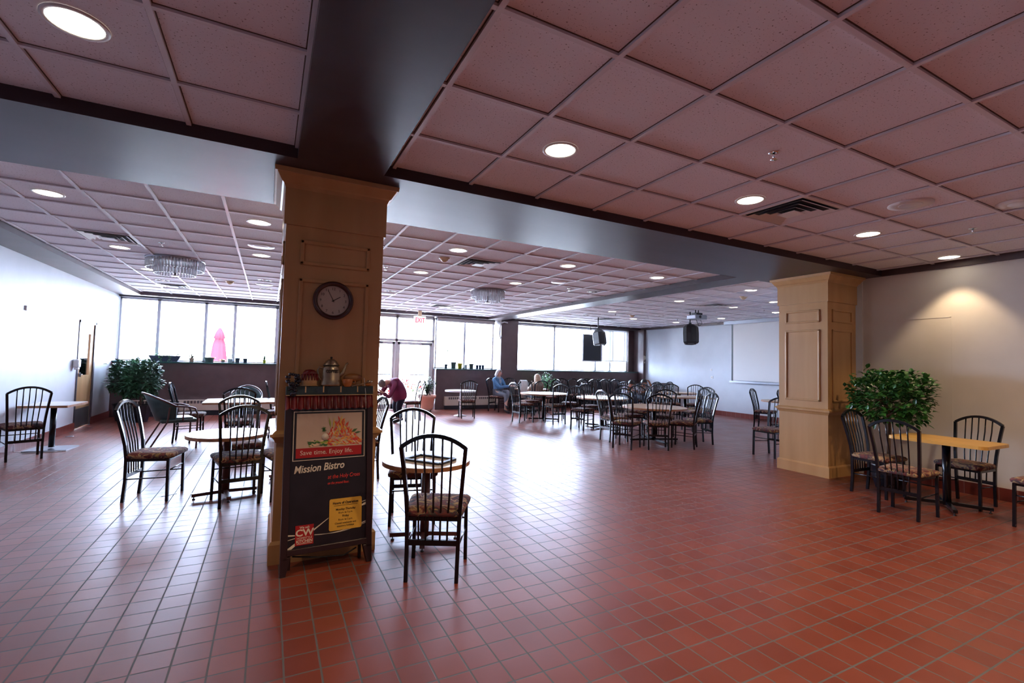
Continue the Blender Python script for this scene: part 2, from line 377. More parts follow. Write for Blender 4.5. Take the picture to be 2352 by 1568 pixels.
# tile baseboards
struct(MB().box(XL, XL+.014, YB, 11.42, 0, .145).build('baseboard_left', 'basetile'))
struct(MB().box(XL, XL+.014, 12.28, YW, 0, .145).build('baseboard_left', 'basetile'))
struct(MB().box(XR-.014, XR, YB, 3.73, 0, .145).build('baseboard_right', 'basetile'))
struct(MB().box(XR2-.014, XR2, 4.45, 13.25, 0, .145).build('baseboard_far_right', 'basetile'))
# flush access panel outline on the right wall
struct(MB().box(XR-.003, XR, 2.725, 2.74, .15, 2.17).box(XR-.003, XR, 2.725, 3.7, 2.16, 2.175).build('trim_8', 'wall'))
struct(MB().box(XR-.02, XR, 3.715, 3.82, 0, HS).build('trim_9', 'wall'))
# windows
def window(n, x0, x1, z0, mull, zt=2.765):
    f = MB().box(x0, x1, YG-.03, YG+.05, zt-.05, zt+.025).box(x0, x1, YG-.03, YG+.05, z0, z0+.03)
    f.box(x0, x0+.04, YG-.03, YG+.05, z0, zt).box(x1-.04, x1, YG-.03, YG+.05, z0, zt)
    for c in mull: f.box(c-.032, c+.032, YG-.03, YG+.05, z0, zt)
    root = struct(f.build('window_%d' % n, 'alu'))
    e = [x0]+list(mull)+[x1]
    for a, b in zip(e, e[1:]): MB().box(a+.01, b-.01, YG+.01, YG+.016, z0+.02, zt-.02).build('pane', 'glass', root)
    rl = MB().box(x0, x1, YG-.14, YG-.08, zt-.01, zt+.025).build('top_rail', 'alu_dark', root)
    return root
window(1, XL+.01, 1.42, 1.27, (-2.385, -1.43, -.805, .15))
window(2, 4.50, 6.46, 1.225, (5.46,))
window(3, 7.14, 12.05, 1.225, (8.8, 10.58, 11.25))
# entrance doors with transom lights above
f = MB()
for c in (1.62, 2.18, 3.32, 4.44): f.box(c-.035, c+.035, YG-.03, YG+.05, 0, 2.765)
f.box(1.6, 4.46, YG-.03, YG+.05, 2.0, 2.07).box(1.6, 4.46, YG-.03, YG+.05, 2.70, 2.79)
dd = struct(f.build('window_4', 'white'))
for a, b in ((1.64,2.16),(2.2,3.3),(3.34,4.42)): MB().box(a, b, YG+.01, YG+.016, 2.07, 2.7).build('pane', 'glass', dd)
MB().box(1.64, 2.16, YG+.01, YG+.016, .03, 2.0).build('pane', 'glass', dd)
for n, (a, b, cx) in enumerate(((2.22, 3.28, 2.78), (3.36, 4.40, 4.20))):
    g = MB().box(a, a+.07, YG-.02, YG+.03, .01, 1.99).box(b-.07, b, YG-.02, YG+.03, .01, 1.99).box(a, b, YG-.02, YG+.03, 1.91, 1.99).box(a, b, YG-.02, YG+.03, .01, .16)
    dr = struct(g.build('door_%d' % (n+2), 'white'))
    MB().box(a+.06, b-.06, YG, YG+.008, .15, 1.92).build('pane', 'glass', dr)
    MB().box(cx-.13, cx+.13, YG-.09, YG-.02, 1.91, 1.97).build('door_closer', 'steel', dr)
    MB().tube([(a+.1, YG-.08, 1.02), (b-.1, YG-.08, 1.02)], .014).build('push_bar', 'steel', dr)
# left service door
g = MB().box(XL-.06, XL+.012, 11.38, 11.43, 0, 2.04).box(XL-.06, XL+.012, 12.27, 12.34, 0, 2.04).box(XL-.06, XL+.012, 11.38, 12.34, 1.99, 2.04)
struct(g.build('trim_10', 'alu_dark'))
g = MB().box(XL-.05, XL-.01, 11.43, 12.27, .01, 1.0).box(XL-.05, XL-.01, 11.43, 12.27, 1.8, 1.99).box(XL-.05, XL-.01, 11.43, 11.57, 1.0, 1.8).box(XL-.05, XL-.01, 12.1, 12.27, 1.0, 1.8)
d1 = struct(g.build('door_1', 'doorwood'))
MB().box(XL-.034, XL-.028, 11.56, 12.11, .99, 1.81).build('pane', 'glass', d1)
MB().box(XL-.012, XL-.006, 11.46, 12.24, .03, .38).build('kick_plate', 'steel', d1)
MB().box(XL-.012, XL+.03, 11.50, 11.53, .98, 1.06).tube([(XL+.03,11.515,1.02),(XL+.03,11.62,1.02)], .009).build('door_handle', 'chrome', d1)
struct(MB().box(XL-1.2, XL-1.1, 10.9, 13, 0, TOP).build('wall_corridor', 'brown'))
# outside
struct(MB().box(-40, 60, 14.05, 70, -.16, -.06).build('ground_patio', mat('pale_patio', (.82,.82,.80), .8)))
# ------------------------------------------------------------------ wooden columns
def column(cx, cy, label, right_clip=None):
    t = empty('wood_clad_column', (cx, cy, 0)); tag(t, label, 'column', 'maple panelled columns')
    MB().frus((0,0), .364, .364, 0, .135).frus((0,0), .364, .350, .135, .155).build('plinth', 'maple', t)
    MB().frus((0,0), .343, .343, .155, .86).build('lower_shaft', 'maple', t)
    MB().frus((0,0), .348, .362, .84, .868).frus((0,0), .362, .378, .868, .885).frus((0,0), .385, .385, .885, .905).frus((0,0), .372, .35, .905, .925).build('chair_rail', 'maple', t)
    MB().frus((0,0), .345, .345, .925, 2.42).build('upper_shaft', 'maple', t)
    MB().frus((0,0), .360, .360, 2.40, 2.70).build('frieze', 'maple', t)
    MB().frus((0,0), .362, .372, 2.665, 2.69).frus((0,0), .372, .385, 2.69, 2.70).frus((0,0), .385, .418, 2.70, 2.755).frus((0,0), .432, .436, 2.755, HS-.002).build('crown_moulding', 'maple', t)
    for k in range(4):
        for z0, z1 in ((1.02, 2.02), (2.12, 2.30)):
            m = MB(); w = .245; y = -.345
            for a, b, c, d in ((-w, w, z0, z0+.026), (-w, w, z1-.026, z1), (-w, -w+.026, z0, z1), (w-.026, w, z0, z1)):
                m.box(a, b, y-.014, y+.004, c, d)
            m.tf(Matrix.Rotation(k*math.pi/2, 4, 'Z')).build('panel_moulding', 'maple', t, bevel=.006)
    return t
c1 = column(.415, 4.071, 'maple panelled square column with a wall clock, behind the bistro sign')
c2 = column(7.11, 4.075, 'maple panelled square column beside the cream wall and the leafy ficus')

# ------------------------------------------------------------------ chairs
def chair_proto():
    t = empty('dining_chair')
    s = MB()   # cushion: rounded slab, wider in front
    n = 10
    def ring(k, z, d):
        pts = []
        hw0, hw1, y0, y1, r = .19-d, .215-d, -.195+d, .225-d, .05
        cs = [(-hw0, y0), (hw0, y0), (hw1, y1), (-hw1, y1)]
        for q, (x, y) in enumerate(cs):
            sx = -1 if x < 0 else 1; sy = -1 if q < 2 else 1
            for a in range(5):
                ang = {0:math.pi,1:1.5*math.pi,2:0,3:.5*math.pi}[q]+a*math.pi/8
                pts.append((x-sx*r+r*math.cos(ang), y-sy*r+r*math.sin(ang), z))
        return pts
    rings = [ring(0,.418,.012), ring(0,.425,0), ring(0,.446,-.004), ring(0,.462,.008), ring(0,.470,.035), ring(0,.474,.075)]
    vs = [p for r_ in rings for p in r_]; K = 20
    fs = [tuple(reversed(range(K)))]+[tuple((len(rings)-1)*K+j for j in range(K))]
    for i in range(len(rings)-1): fs += [(i*K+j, i*K+(j+1)%K, (i+1)*K+(j+1)%K, (i+1)*K+j) for j in range(K)]
    s.add(vs, fs, True); s.build('seat', 'fabric', t)
    m = MB()
    for a, b in (((-.172,-.175),(-.182,.175)), ((.172,-.175),(.182,.175)), ((-.182,.175),(.182,.175)), ((-.172,-.175),(.172,-.175))):
        m.tube([(a[0],a[1],.405),(b[0],b[1],.405)], .01, sq=(.010,.0125))
    m.build('seat_frame', 'black', t)
    for sx in (-1, 1):
        MB().tube([(sx*.19,.19,0),(sx*.186,.183,.415)], .012, sq=(.0125,.0125)).build('leg', 'black', t)
        MB().tube([(sx*.165,-.19,0),(sx*.167,-.176,.20),(sx*.172,-.175,.42)], .012, sq=(.0125,.0135)).build('leg', 'black', t)
    def bx(z): # half width and depth of the back at height z
        k = [(.25,.169,-.176),(.42,.172,-.175),(.55,.180,-.188),(.68,.190,-.215),(.80,.200,-.245),(.885,.208,-.268)]
        for (z0,x0,y0),(z1,x1,y1) in zip(k, k[1:]):
            if z <= z1: f = (z-z0)/(z1-z0); return x0+(x1-x0)*f, y0+(y1-y0)*f
        return k[-1][1:]
    m = MB()
    for sx in (-1, 1):
        m.tube([(sx*bx(z)[0], bx(z)[1], z) for z in (.42,.48,.55,.62,.68,.74,.80,.885)], .012, sq=(.0125,.0135))
    arc = []
    for i in range(13):
        u = -1+i/6; arc.append((u*.208, -.268-.020*(1-u*u), .885+.080*(1-abs(u)**2.1)))
    m.tube(arc, .0125, sq=(.0125,.0135))
    m.tube([(-.168,-.177,.25),(.168,-.177,.25)], .01, sq=(.009,.018))
    m.build('back_frame', 'black', t)
    for k in range(-2, 3):
        u = k*.059/.208; top = .885+.080*(1-abs(u)**2.1)
        MB().tube([(k*.047,-.180,.255),(k*.048,-.188,.42),(k*.052,-.205,.55),(k*.055,-.232,.68),(k*.058,-.262,.80),(k*.059,-.285,top-.005)], .0066, n=6).build('slat', 'black', t)
    for sx in (-1, 1):
        MB().tube([(sx*.167,-.178,.22),(sx*.188,.186,.235)], .0065, n=6).build('stretcher', 'black', t)
    MB().tube([(-.187,.187,.30),(.187,.187,.30)], .0065, n=6).build('stretcher', 'black', t)
    return t
ch0 = chair_proto(); SNAP = snapshot(ch0); first = [True]
def chair(x, y, th, label, group, z=0):
    if first[0]: o = ch0; first[0] = False
    else: o = dup(SNAP)
    o.location = (x, y, z); o.rotation_euler = (0, 0, R(th))
    tag(o, label, 'chair', group); return o
gA = 'arched-back metal dining chairs with floral seats'
chair(1.09, 3.19, -26.7, 'nearest black arched-back chair with floral seat, its back to us, right of the sign', gA)
chair(1.22, 4.31, 167, 'floral-seated chair facing us across the small round table by the sign', gA)
chair(1.03, 6.01, 97, 'black chair half hidden behind the clock column, seen edge-on beside its right side', gA)
chair(-.98, 5.94, -101.5, 'black chair alone on the left floor, turned sideways, floral seat toward the column', gA)
chair(-.23, 5.47, 11.4, 'nearest of the three aligned chair backs left of the clock column', gA)
chair(-.24, 6.25, 190, 'middle of the three aligned chair backs, facing us behind the small round table', gA)
chair(-.36, 8.39, 0, 'farthest of the three aligned chair backs, at the near side of the pale rectangular table', gA)
chair(.22, 5.54, 104, 'chair mostly hidden by the clock column, only seat corner and legs showing on its left', gA)
chair(-1.15, 9.58, -90, 'chair at the left end of the pale rectangular table, seen from its side', gA)
chair(.26, 10.22, -90, 'chair by the heater whose tilted back rises past the right end of the rectangular table', gA)
chair(.24, 9.66, 90, 'chair pushed under the right end of the pale rectangular table', gA)
chair(-2.89, 8.65, 27.3, 'chair at the left picture edge, its back to us beside the square wall table', gA)
gB = 'chairs around the yellow table by the right wall'
chair(6.49, 3.03, 178, 'chair between the maple column and the yellow table, backed by the leafy ficus', gB)
chair(5.87, 2.48, -87.5, 'nearest chair at the yellow table, its arched back toward us', gB)
chair(7.0, 2.39, 86, 'chair on the wall side of the yellow table, facing us', gB)
chair(6.61, 1.66, 90, 'chair cut off by the right picture edge, only seat corner and a leg in view', gB)
gC = 'chairs around the tan round table'
chair(5.69, 6.54, -61.3, 'chair at the near left of the tan round table, back to us', gC)
chair(6.16, 6.28, -34.2, 'chair directly in front of the tan round table, back to us, centre of three', gC)
chair(6.76, 6.20, 34.3, 'chair at the near right of the tan round table, seen from its side', gC)
chair(7.38, 6.42, 70.6, 'rightmost chair of the tan round table group, tall back against the white wall', gC)
chair(5.96, 7.22, -95, 'chair seen edge-on at the left end of the tan round table', gC)
chair(6.62, 7.52, 168, 'chair facing us behind the left half of the tan round table', gC)
chair(7.25, 7.2, 125, 'chair facing us behind the right half of the tan round table', gC)
gD = 'chairs around the middle pale round table'
chair(6.3, 8.72, -68, 'chair at the left of the middle pale round table, back turned to us', gD)
chair(7.05, 9.38, 172, 'chair behind the middle pale round table, facing us with arched back showing', gD)
chair(7.5, 8.95, 110, 'shiny chair back at the right rim of the middle pale round table', gD)
chair(7.35, 8.1, 60, 'chair between the middle pale table and the tan round table, seen obliquely', gD)
gE = 'chairs around the far left round table'
chair(5.61, 10.24, -86.4, 'leftmost chair of the round table nearest the seated woman, sideways to us', gE)
chair(6.27, 9.76, -4.7, 'chair in front of the far round table, back to us, below the blonde head', gE)
chair(6.23, 10.98, 180, 'chair with a white jacket, facing us behind the far round table', gE)
chair(7.0, 10.2, 50, 'chair seen edge-on at the right rim of the far round table', gE)
gF = 'chairs at the table by the brown wall where two women sit'
chair(6.08, 12.68, -150, 'chair the white-haired woman sits on, against the brown pillar', gF)
chair(6.80, 11.60, 0, 'chair the blonde person sits on, its back to us', gF)
chair(6.75, 12.95, 178, 'empty chair facing us between the two seated women, by the brown wall', gF)
chair(7.62, 12.25, 95, 'chair with light catching its arch beside the bright green palm', gF)
chair(4.61, 11.4, -13.3, 'lone chair at the small white pedestal table by the doors', gA)
chair(3.10, 11.30, 95, 'chair silhouetted against the bright glass doors, behind the maroon coat', gA)
gG = 'chairs at the tables beside the far white wall'
chair(10.62, 7.3, -162, 'chair just left of the maple column in the distance, below the projection screen', gG)
chair(10.88, 6.78, -162, 'chair half hidden by the left edge of the right maple column, by the far table', gG)
chair(7.55, 5.07, 90, 'chair mostly hidden behind the right maple column, one seat corner low on its left', gG)
chair(9.98, 9.62, 140, 'farther of two overlapping arched backs against the white wall', gG)
chair(10.3, 9.15, 120, 'nearer of two overlapping arched backs against the white wall', gG)
chair(8.72, 7.72, 80, 'chair beyond the tan round table, floral seat showing past its right rim', gG)
chair(9.34, 8.10, 95, 'chair against the white wall, outlined right of the tan table group', gG)
gH = 'chairs pushed together in two rows along the brown half wall'
for i, x in enumerate((9.20, 9.66, 10.12, 10.58)):
    chair(x, 12.45, 180, ('leftmost', 'second', 'third', 'rightmost')[i]+' chair in the front row pushed along the brown half wall', gH)
for i, x in enumerate((8.72, 9.17, 9.75, 10.35, 10.85)):
    chair(x, 12.95, 180, ('leftmost', 'second from left', 'third from left', 'fourth from left', 'rightmost')[i]+' chair in the back row against the brown half wall', gH)
gI = 'chairs crowded in the far right corner'
for x, y, th, lb in ((8.9, 9.45, 165, 'chair in front of the checked shirt, in the crowd of dark chairs'), (9.42, 9.72, -20, 'black chair right of the two far sitters, nearest of the corner crowd'),
    (10.42, 10.92, 190, 'chair of the corner crowd with a bright rim of light'), (10.75, 11.25, 0, 'chair outlined against the low brown corner partition'),
    (11.35, 11.35, 10, 'farthest chair near the low brown corner partition'), (8.25, 8.9, -70, 'chair between the middle pale table and the corner crowd')):
    chair(x, y, th, lb, gI)
chair(9.32, 10.66, 158, 'chair the person in the checked shirt sits on', gI)
chair(9.92, 10.82, 172, 'chair the person with an arm over the head sits on', gI)

# green armchairs
def armchair(x, y, th, label):
    t = empty('armchair', (x, y, 0), R(th)); tag(t, label, 'armchair', 'green upholstered armchairs')
    s = MB(); prof = []
    for i in range(13):
        a = math.pi*(1+i/12.); prof.append((.25*math.cos(a), -.02+.22*math.sin(a)))
    vs = []; nz = 6
    for j in range(nz):
        f = j/(nz-1)
        for i, (px, py) in enumerate(prof):
            edge = abs(i-6)/6; zt = .84-.20*edge**1.6
            vs.append((px*(.86+.18*f), py*(1+.0*f)-.16*f*(1-edge)-.02, .43+(zt-.43)*f))
    n0 = len(vs)
    vs += [(v[0]*.90, v[1]*.88+.012, v[2]) for v in vs]
    fs = []
    for j in range(nz-1):
        for i in range(12):
            a = j*13+i; fs += [(a, a+1, a+14, a+13), (n0+a+1, n0+a, n0+a+13, n0+a+14)]
    for i in range(12):
        a = (nz-1)*13+i; fs.append((a, a+1, n0+a+1, n0+a)); fs.append((i+1, i, n0+i, n0+i+1))
    for j in range(nz-1):
        a = j*13; fs.append((a, a+13, n0+a+13, n0+a)); b = j*13+12; fs.append((b+13, b, n0+b, n0+b+13))
    s.add(vs, fs, True).build('backrest', 'greenvinyl', t)
    s = MB().box(-.235, .235, -.22, .25, .40, .455); o = s.build('seat', 'greenvinyl', t, bevel=.025)
    MB().box(-.19, .19, -.15, .20, .45, .475).build('seat_cushion', 'greenvinyl', t, bevel=.015)
    top = []
    for i in range(15):
        a = math.pi*(1+i/14.); e = abs(i-7)/7
        top.append((.27*math.cos(a), -.04+.24*math.sin(a)-.16*(1-e), .855-.20*e**1.6))
    pts = [(-.262,.24,.0),(-.262,.24,.52),(-.265,.20,.615),(-.27,.10,.645)]+top+[(.27,.10,.645),(.265,.20,.615),(.262,.24,.52),(.262,.24,0)]
    MB().tube(pts, .0135, n=8).build('arm_rail', 'brownmetal', t)
    for sx in (-1, 1):
        MB().tube([(sx*.25,-.12,.64),(sx*.245,-.14,.42),(sx*.24,-.36,0)], .012, n=8).build('rear_leg', 'brownmetal', t)
        MB().tube([(sx*.262,.06,.64),(sx*.262,.05,.43)], .010, n=8).build('arm_support', 'brownmetal', t)
    return t
armchair(-1.25, 8.98, -73.5, 'green armchair in profile at the near left end of the pale rectangular table')
armchair(-.36, 10.55, 178, 'green armchair facing us behind the pale rectangular table, below the brown wall')

# ------------------------------------------------------------------ tables
def rounded(hx, hy, r, n=5):
    p = []
    for cx, cy, a0 in ((hx-r,hy-r,0),(-hx+r,hy-r,90),(-hx+r,-hy+r,180),(hx-r,-hy+r,270)):
        for i in range(n+1):
            a = R(a0+90*i/n); p.append((cx+r*math.cos(a), cy+r*math.sin(a)))
    return p
def table(x, y, h, label, r=None, rect=None, top='top_tan', base='cross', bm='black', rz=0, edge='tabledge', group='cafe pedestal tables', brot=0, br=None):
    t = empty('pedestal_table', (x, y, 0), R(rz)); tag(t, label, 'table', group)
    if r: poly = [(r*math.cos(2*math.pi*i/48), r*math.sin(2*math.pi*i/48)) for i in range(48)]
    else: poly = rounded(rect[0], rect[1], rect[2])
    tp = MB().prism([(a*.995, b*.995) for a, b in poly], h-.004, h).build('tabletop', top, t)
    MB().prism(poly, h-.034, h-.003).build('edge_band', edge, tp)
    cr = .036
    if base == 'bell':
        MB().lathe([(.17,0),(.17,.012),(.09,.03),(.05,.06),(.055,.10),(.03,.14),(.045,.20),(.028,.26),(.028,h-.05)], n=20).build('pedestal', bm, t)
    else:
        MB().lathe([(cr,.03),(cr,h-.05)], n=16).build('pedestal', bm, t)
        if base == 'cross':
            L_ = br or (r*.62 if r else .30)
            for k in range(4):
                a = R(brot+90*k); m = MB().tube([(0,0,.055),(L_*math.cos(a), L_*math.sin(a), .045)], .02, sq=(.019,.016))
                f = m.build('foot', bm, t)
                MB().lathe([(.014,0),(.014,.008),(.005,.012),(.005,.035)], c=((L_-.02)*math.cos(a),(L_-.02)*math.sin(a)), n=8).build('glide', 'blackmatte', f)
        else:
            MB().prism(rounded(.25, .22, .01, 2), 0, .014).build('base_plate', 'steel', t)
    MB().box(-.13, .13, -.13, .13, h-.046, h-.034).build('mounting_plate', bm, t)
    return t
table(1.18, 3.76, .645, 'small round table with a black tray stand, right of the sign', r=.352, top='top_white', bm='brownmetal', brot=-20, br=.27)
table(-.34, 5.72, .645, 'small round table behind the nearest of three aligned chair backs, left of the column', r=.372, top='top_white', bm='brownmetal', brot=10, br=.29)
table(-.40, 9.55, .67, 'pale rectangular table in front of the long heater, left of the clock column', rect=(.54, .44, .06), top='top_white', bm='black')
table(.36, 6.28, .67, 'table almost hidden by the clock column, a white corner showing on its left', rect=(.33, .38, .05), top='top_white', bm='chrome')
table(-2.80, 9.35, .67, 'square table on a flat plate base against the left wall', rect=(.28, .36, .02), top='top_white', base='plate', rz=-4, bm='black')
table(6.60, 2.42, .735, 'yellow maple table with rounded corners by the cream wall', rect=(.42, .30, .06), top='top_yellow', edge='top_yellow', rz=90, brot=30, br=.36)
table(6.66, 6.86, .675, 'tan round table with seven chairs, nearest of the centre tables', r=.60, brot=-15, br=.50)
table(6.95, 8.82, .70, 'middle pale round table behind the tan round one', r=.60, top='top_white', brot=20, br=.46)
table(6.28, 10.35, .70, 'far round table between the seated women and the middle table', r=.60, top='top_white', brot=-30, br=.38)
table(6.98, 12.22, .70, 'round table by the brown wall with drinks, where two women sit', r=.50, top='top_tan', brot=0)
table(4.60, 11.85, .68, 'small white round table on a bell-shaped white pedestal near the doors', r=.42, top='top_white', base='bell', bm='white', edge='white')
table(9.55, 8.75, .70, 'tan table behind the tan round group, before the white wall', rect=(.62,.42,.08), rz=-28, bm='black')
table(10.85, 10.15, .70, 'farthest tan table beside the corner partition', rect=(.55,.40,.06), rz=-28)
table(11.5, 7.4, .67, 'round table partly hidden behind the right maple column', r=.5)
table(1.88, 11.15, .67, 'table behind the column where the man in the maroon coat bends', r=.45)

# black tray stand on the near round table
t = empty('tray_stand', (1.18, 3.70, .645), R(-52)); tag(t, 'black rectangular display tray frame lying on the small round table by the sign', 'tray')
m = MB()
for a, b in (((-.17,-.10),(.17,-.10)), ((.17,-.10),(.17,.12)), ((.17,.12),(-.17,.12)), ((-.17,.12),(-.17,-.10))):
    m.tube([(a[0],a[1],.008),(b[0],b[1],.008)], .01, sq=(.016,.008))
m.build('frame', 'blackmatte', t)

# ------------------------------------------------------------------ ceiling fixtures
def light(x, y, label, on=True, spot=0, cone=86):
    t = empty('downlight', (x, y, HC)); tag(t, label, 'ceiling light', 'recessed round downlights')
    m = MB(); n = 28
    vs = []; 
    for r_, z in ((.118,-.001),(.118,-.006),(.100,-.008),(.098,0)): vs += [(r_*math.cos(2*math.pi*j/n), r_*math.sin(2*math.pi*j/n), z) for j in range(n)]
    fs = []
    for i in range(3): fs += [(i*n+(j+1)%n, i*n+j, (i+1)*n+j, (i+1)*n+(j+1)%n) for j in range(n)]
    m.add(vs, fs, True).build('trim_ring', 'diffuser', t)
    if on:
        MB().lathe([(.099,-.0045),(.099,-.002)], n=n).build('lens', 'lens_on', t)
        if spot:
            d = bpy.data.lights.new('lamp', 'SPOT'); d.energy = spot; d.color = (1,.72,.44); d.spot_size = R(cone); d.spot_blend = .45; d.shadow_soft_size = .06
            o = bpy.data.objects.new('lamp', d); COL.objects.link(o); o.parent = t; o.location = (0,0,-.02)
    else:
        MB().lathe([(.099,-.0035),(.099,-.001)], n=n).build('reflector', 'lens_off', t)
        MB().ball((0,0,-.004), .035, 12, 6, (1,1,.35)).build('lamp_face', 'diffuser', t)
        for sx in (-1, 1): MB().ball((sx*.062,0,-.004), .022, 10, 6, (1,.8,.12)).build('baffle', 'ventdark', t)
SP = 40
light(-.81, 2.65, 'large lit round downlight at the top left corner of the picture', True, SP)
light(1.67, 2.61, 'lit downlight just right of the dark ceiling beam, nearest of the near row', True, SP)
light(3.56, 2.58, 'lit downlight just left of the near square air vent', True, SP)
light(5.46, 2.61, 'lit downlight right of the near square air vent', True, SP)
light(7.33, 2.63, 'lit downlight hard against the right wall, casting the scallop of light', True, SP)
for x, y in ((1.67,.75),(3.56,.75),(5.46,.75)):  # added lamps out of view, to brighten the sign and column front
    light(x, y, 'added unseen downlight behind the viewpoint, brightening the sign and column front', True, 88, 140)
for x, y, s, lb in ((-1.84,5.67,30,'lit downlight nearest the left wall, just beyond the blue-grey beam'),(-1.86,8.05,0,'lit downlight just behind the left square vent'),
    (-1.87,9.88,0,'lit downlight left of the left glass-rod lamp'),(-.16,5.66,30,'lit downlight just left of the clock column crown'),
    (-.16,7.5,0,'lit downlight left of the column, just beyond the round speaker'),(2.10,5.65,30,'lit downlight right of the column, beside the centre vent'),
    (2.13,7.41,0,'lit downlight close right of the clock column, second back'),(3.87,7.43,0,'lit downlight just in front of the right glass-rod lamp'),
    (3.80,5.66,30,'lit downlight right of the centre vent, before the round speaker'),(5.48,5.61,30,'lit downlight just before the slanting second beam'),
    (7.71,5.57,0,'lit downlight next to the smoke detector left of the right column'),(9.43,6.26,0,'lit downlight just peeking past the right column crown'),
    (7.82,7.35,0,'lit downlight left of the far right vent, beside the second beam'),(9.54,7.35,0,'lit downlight right of the far right vent'),
    (11.48,9.22,0,'lit downlight above the wall right of the projector'),(8.02,9.83,0,'lit downlight over the left hanging speaker area'),
    (9.76,10.96,0,'lit downlight right behind the far smoke detector'),(11.5,10.93,0,'lit downlight above the far white wall, left of the projector'),
    (11.19,7.38,0,'lit downlight close beside the projection screen housing')): light(x, y, lb, True, s)
for x, y, lb in ((-1.90,11.17,'unlit downlight just before the far left vent'),(-1.92,13.0,'unlit downlight nearest the left windows'),
    (-.13,9.91,'first unlit downlight left of the clock column'),(-.12,11.1,'second unlit downlight left of the clock column, farther back'),
    (5.58,7.42,'unlit downlight close to the slanting second beam'),(2.18,9.82,'unlit downlight close right of the clock column'),
    (8.03,10.99,'unlit downlight left of the far right corner vent'),(9.74,9.79,'unlit downlight left of the projector'),
    (11.73,12.7,'unlit downlight nearest the far right corner')): light(x, y, lb, False)

def vent(x, y, label, hx=.278, hy=.295):
    t = empty('air_vent', (x, y, HC)); tag(t, label, 'air vent', 'square ceiling diffusers')
    MB().box(-hx+.02, hx-.02, -hy+.02, hy-.02, -.0025, -.0005).build('backing', 'ventdark', t)
    def ringm(a, za, b, zb):
        vs = []
        for k, z in ((a,za),(b,zb),(b-.012,zb),(a-.012,za+.002)):
            vs += [(sx*(hx*k if k <= 1 else hx), sy*(hy*k if k <= 1 else hy), z) for sx, sy in ((-1,-1),(1,-1),(1,1),(-1,1))]
        fs = []
        for i in range(3): fs += [(i*4+j, i*4+(j+1)%4, (i+1)*4+(j+1)%4, (i+1)*4+j) for j in range(4)]
        return MB().add(vs, fs)
    ringm(1.0, -.004, .90, -.010).build('frame', 'diffuser', t)
    for a, b in ((.86,.73),(.63,.50),(.41,.29)): ringm(a, -.024, b, -.005).build('louver', 'diffuser', t)
    MB().box(-.26*hx, .26*hx, -.26*hy, .26*hy, -.034, -.028).build('centre_plate', 'diffuser', t)
vent(4.116, 2.578, 'large square air vent in the near ceiling between two lit downlights', .30, .30)
vent(-1.82, 7.40, 'square air vent over the left side, before the left glass-rod lamp')
vent(-1.82, 11.9, 'square air vent near the left windows, behind the left glass-rod lamp')
vent(2.63, 6.235, 'square air vent in the centre ceiling, right of the clock column')
vent(3.93, 11.65, 'square air vent near the doors, washed by window glare')
vent(8.95, 7.35, 'square air vent above the projector')
vent(9.14, 11.53, 'square air vent in the far right ceiling above the dark screen')
def speaker_disc(x, y, label):
    t = empty('ceiling_speaker', (x, y, HC)); tag(t, label, 'ceiling speaker', 'round ceiling speakers')
    MB().lathe([(.155,-.001),(.155,-.006),(.10,-.012),(.085,-.010)], n=28, capb=False, capt=False).lathe([(.085,-.0101),(.086,-.0099)], n=28).build('bezel', 'diffuser', t)
    MB().lathe([(.08,-.012),(.082,-.0102)], n=24).build('grille', 'alu', t)
for x, y, lb in ((4.77,1.96,'round speaker right of the near square vent'),(5.46,1.49,'round speaker cut by the right picture edge'),
    (-.15,6.88,'round speaker close left of the clock column'),(-.14,10.52,'round speaker between two unlit downlights left of the column'),
    (4.46,6.89,'round speaker in the centre ceiling right of a lit downlight'),(2.25,10.3,'round speaker behind the unlit light right of the column'),
    (9.63,10.4,'round speaker beyond the projector'),(10.06,6.81,'round speaker beside the right column top')): speaker_disc(x, y, lb)
def sprinkler(x, y, label):
    t = empty('sprinkler_head', (x, y, HC)); tag(t, label, 'sprinkler', 'fire sprinkler heads')
    MB().lathe([(.034,-.001),(.034,-.004),(.012,-.008),(.012,-.001)], n=16).build('escutcheon', 'chrome', t)
    MB().lathe([(.008,-.008),(.008,-.030),(.004,-.034),(.004,-.044),(.022,-.046),(.022,-.048)], n=12).build('deflector', 'chrome', t)
for x, y, lb in ((2.9,1.93,'sprinkler in the near ceiling left of the near vent, largest of them'),(6.06,1.99,'sprinkler in the near ceiling above the wall scallop'),
    (-1.29,7.4,'sprinkler just before the left glass-rod lamp'),(-.95,10.2,'sprinkler just behind the left glass-rod lamp'),
    (1.54,7.32,'sprinkler close right of the clock column'),(4.96,7.35,'sprinkler right of the centre round speaker'),
    (5.07,10.34,'sprinkler behind the right glass-rod lamp'),(8.33,7.31,'sprinkler just left of the vent above the projector'),
    (10.57,7.28,'sprinkler near the top of the projection screen'),(8.5,10.27,'sprinkler above the left hanging speaker'),
    (10.79,10.2,'sprinkler just left of the projector'),(11.0,13.0,'sprinkler by the far right windows')): sprinkler(x, y, lb)
def smoke(x, y, label):
    t = empty('smoke_detector', (x, y, HC)); tag(t, label, 'smoke detector', 'ceiling smoke detectors')
    MB().lathe([(.075,-.001),(.075,-.012),(.062,-.018)], n=24).build('base', 'ivory', t)
    MB().lathe([(.058,-.016),(.050,-.035),(.022,-.058),(.010,-.062)][::-1], n=24).build('sensor_cone', 'ivory', t)
for x, y, lb in ((2.1,6.19,'tan smoke detector left of the centre vent'),(-.73,10.51,'tan smoke detector left of the clock column, far back'),
    (8.3,6.15,'tan smoke detector left of the right column top'),(9.06,10.23,'tan smoke detector over the far right tables')): smoke(x, y, lb)

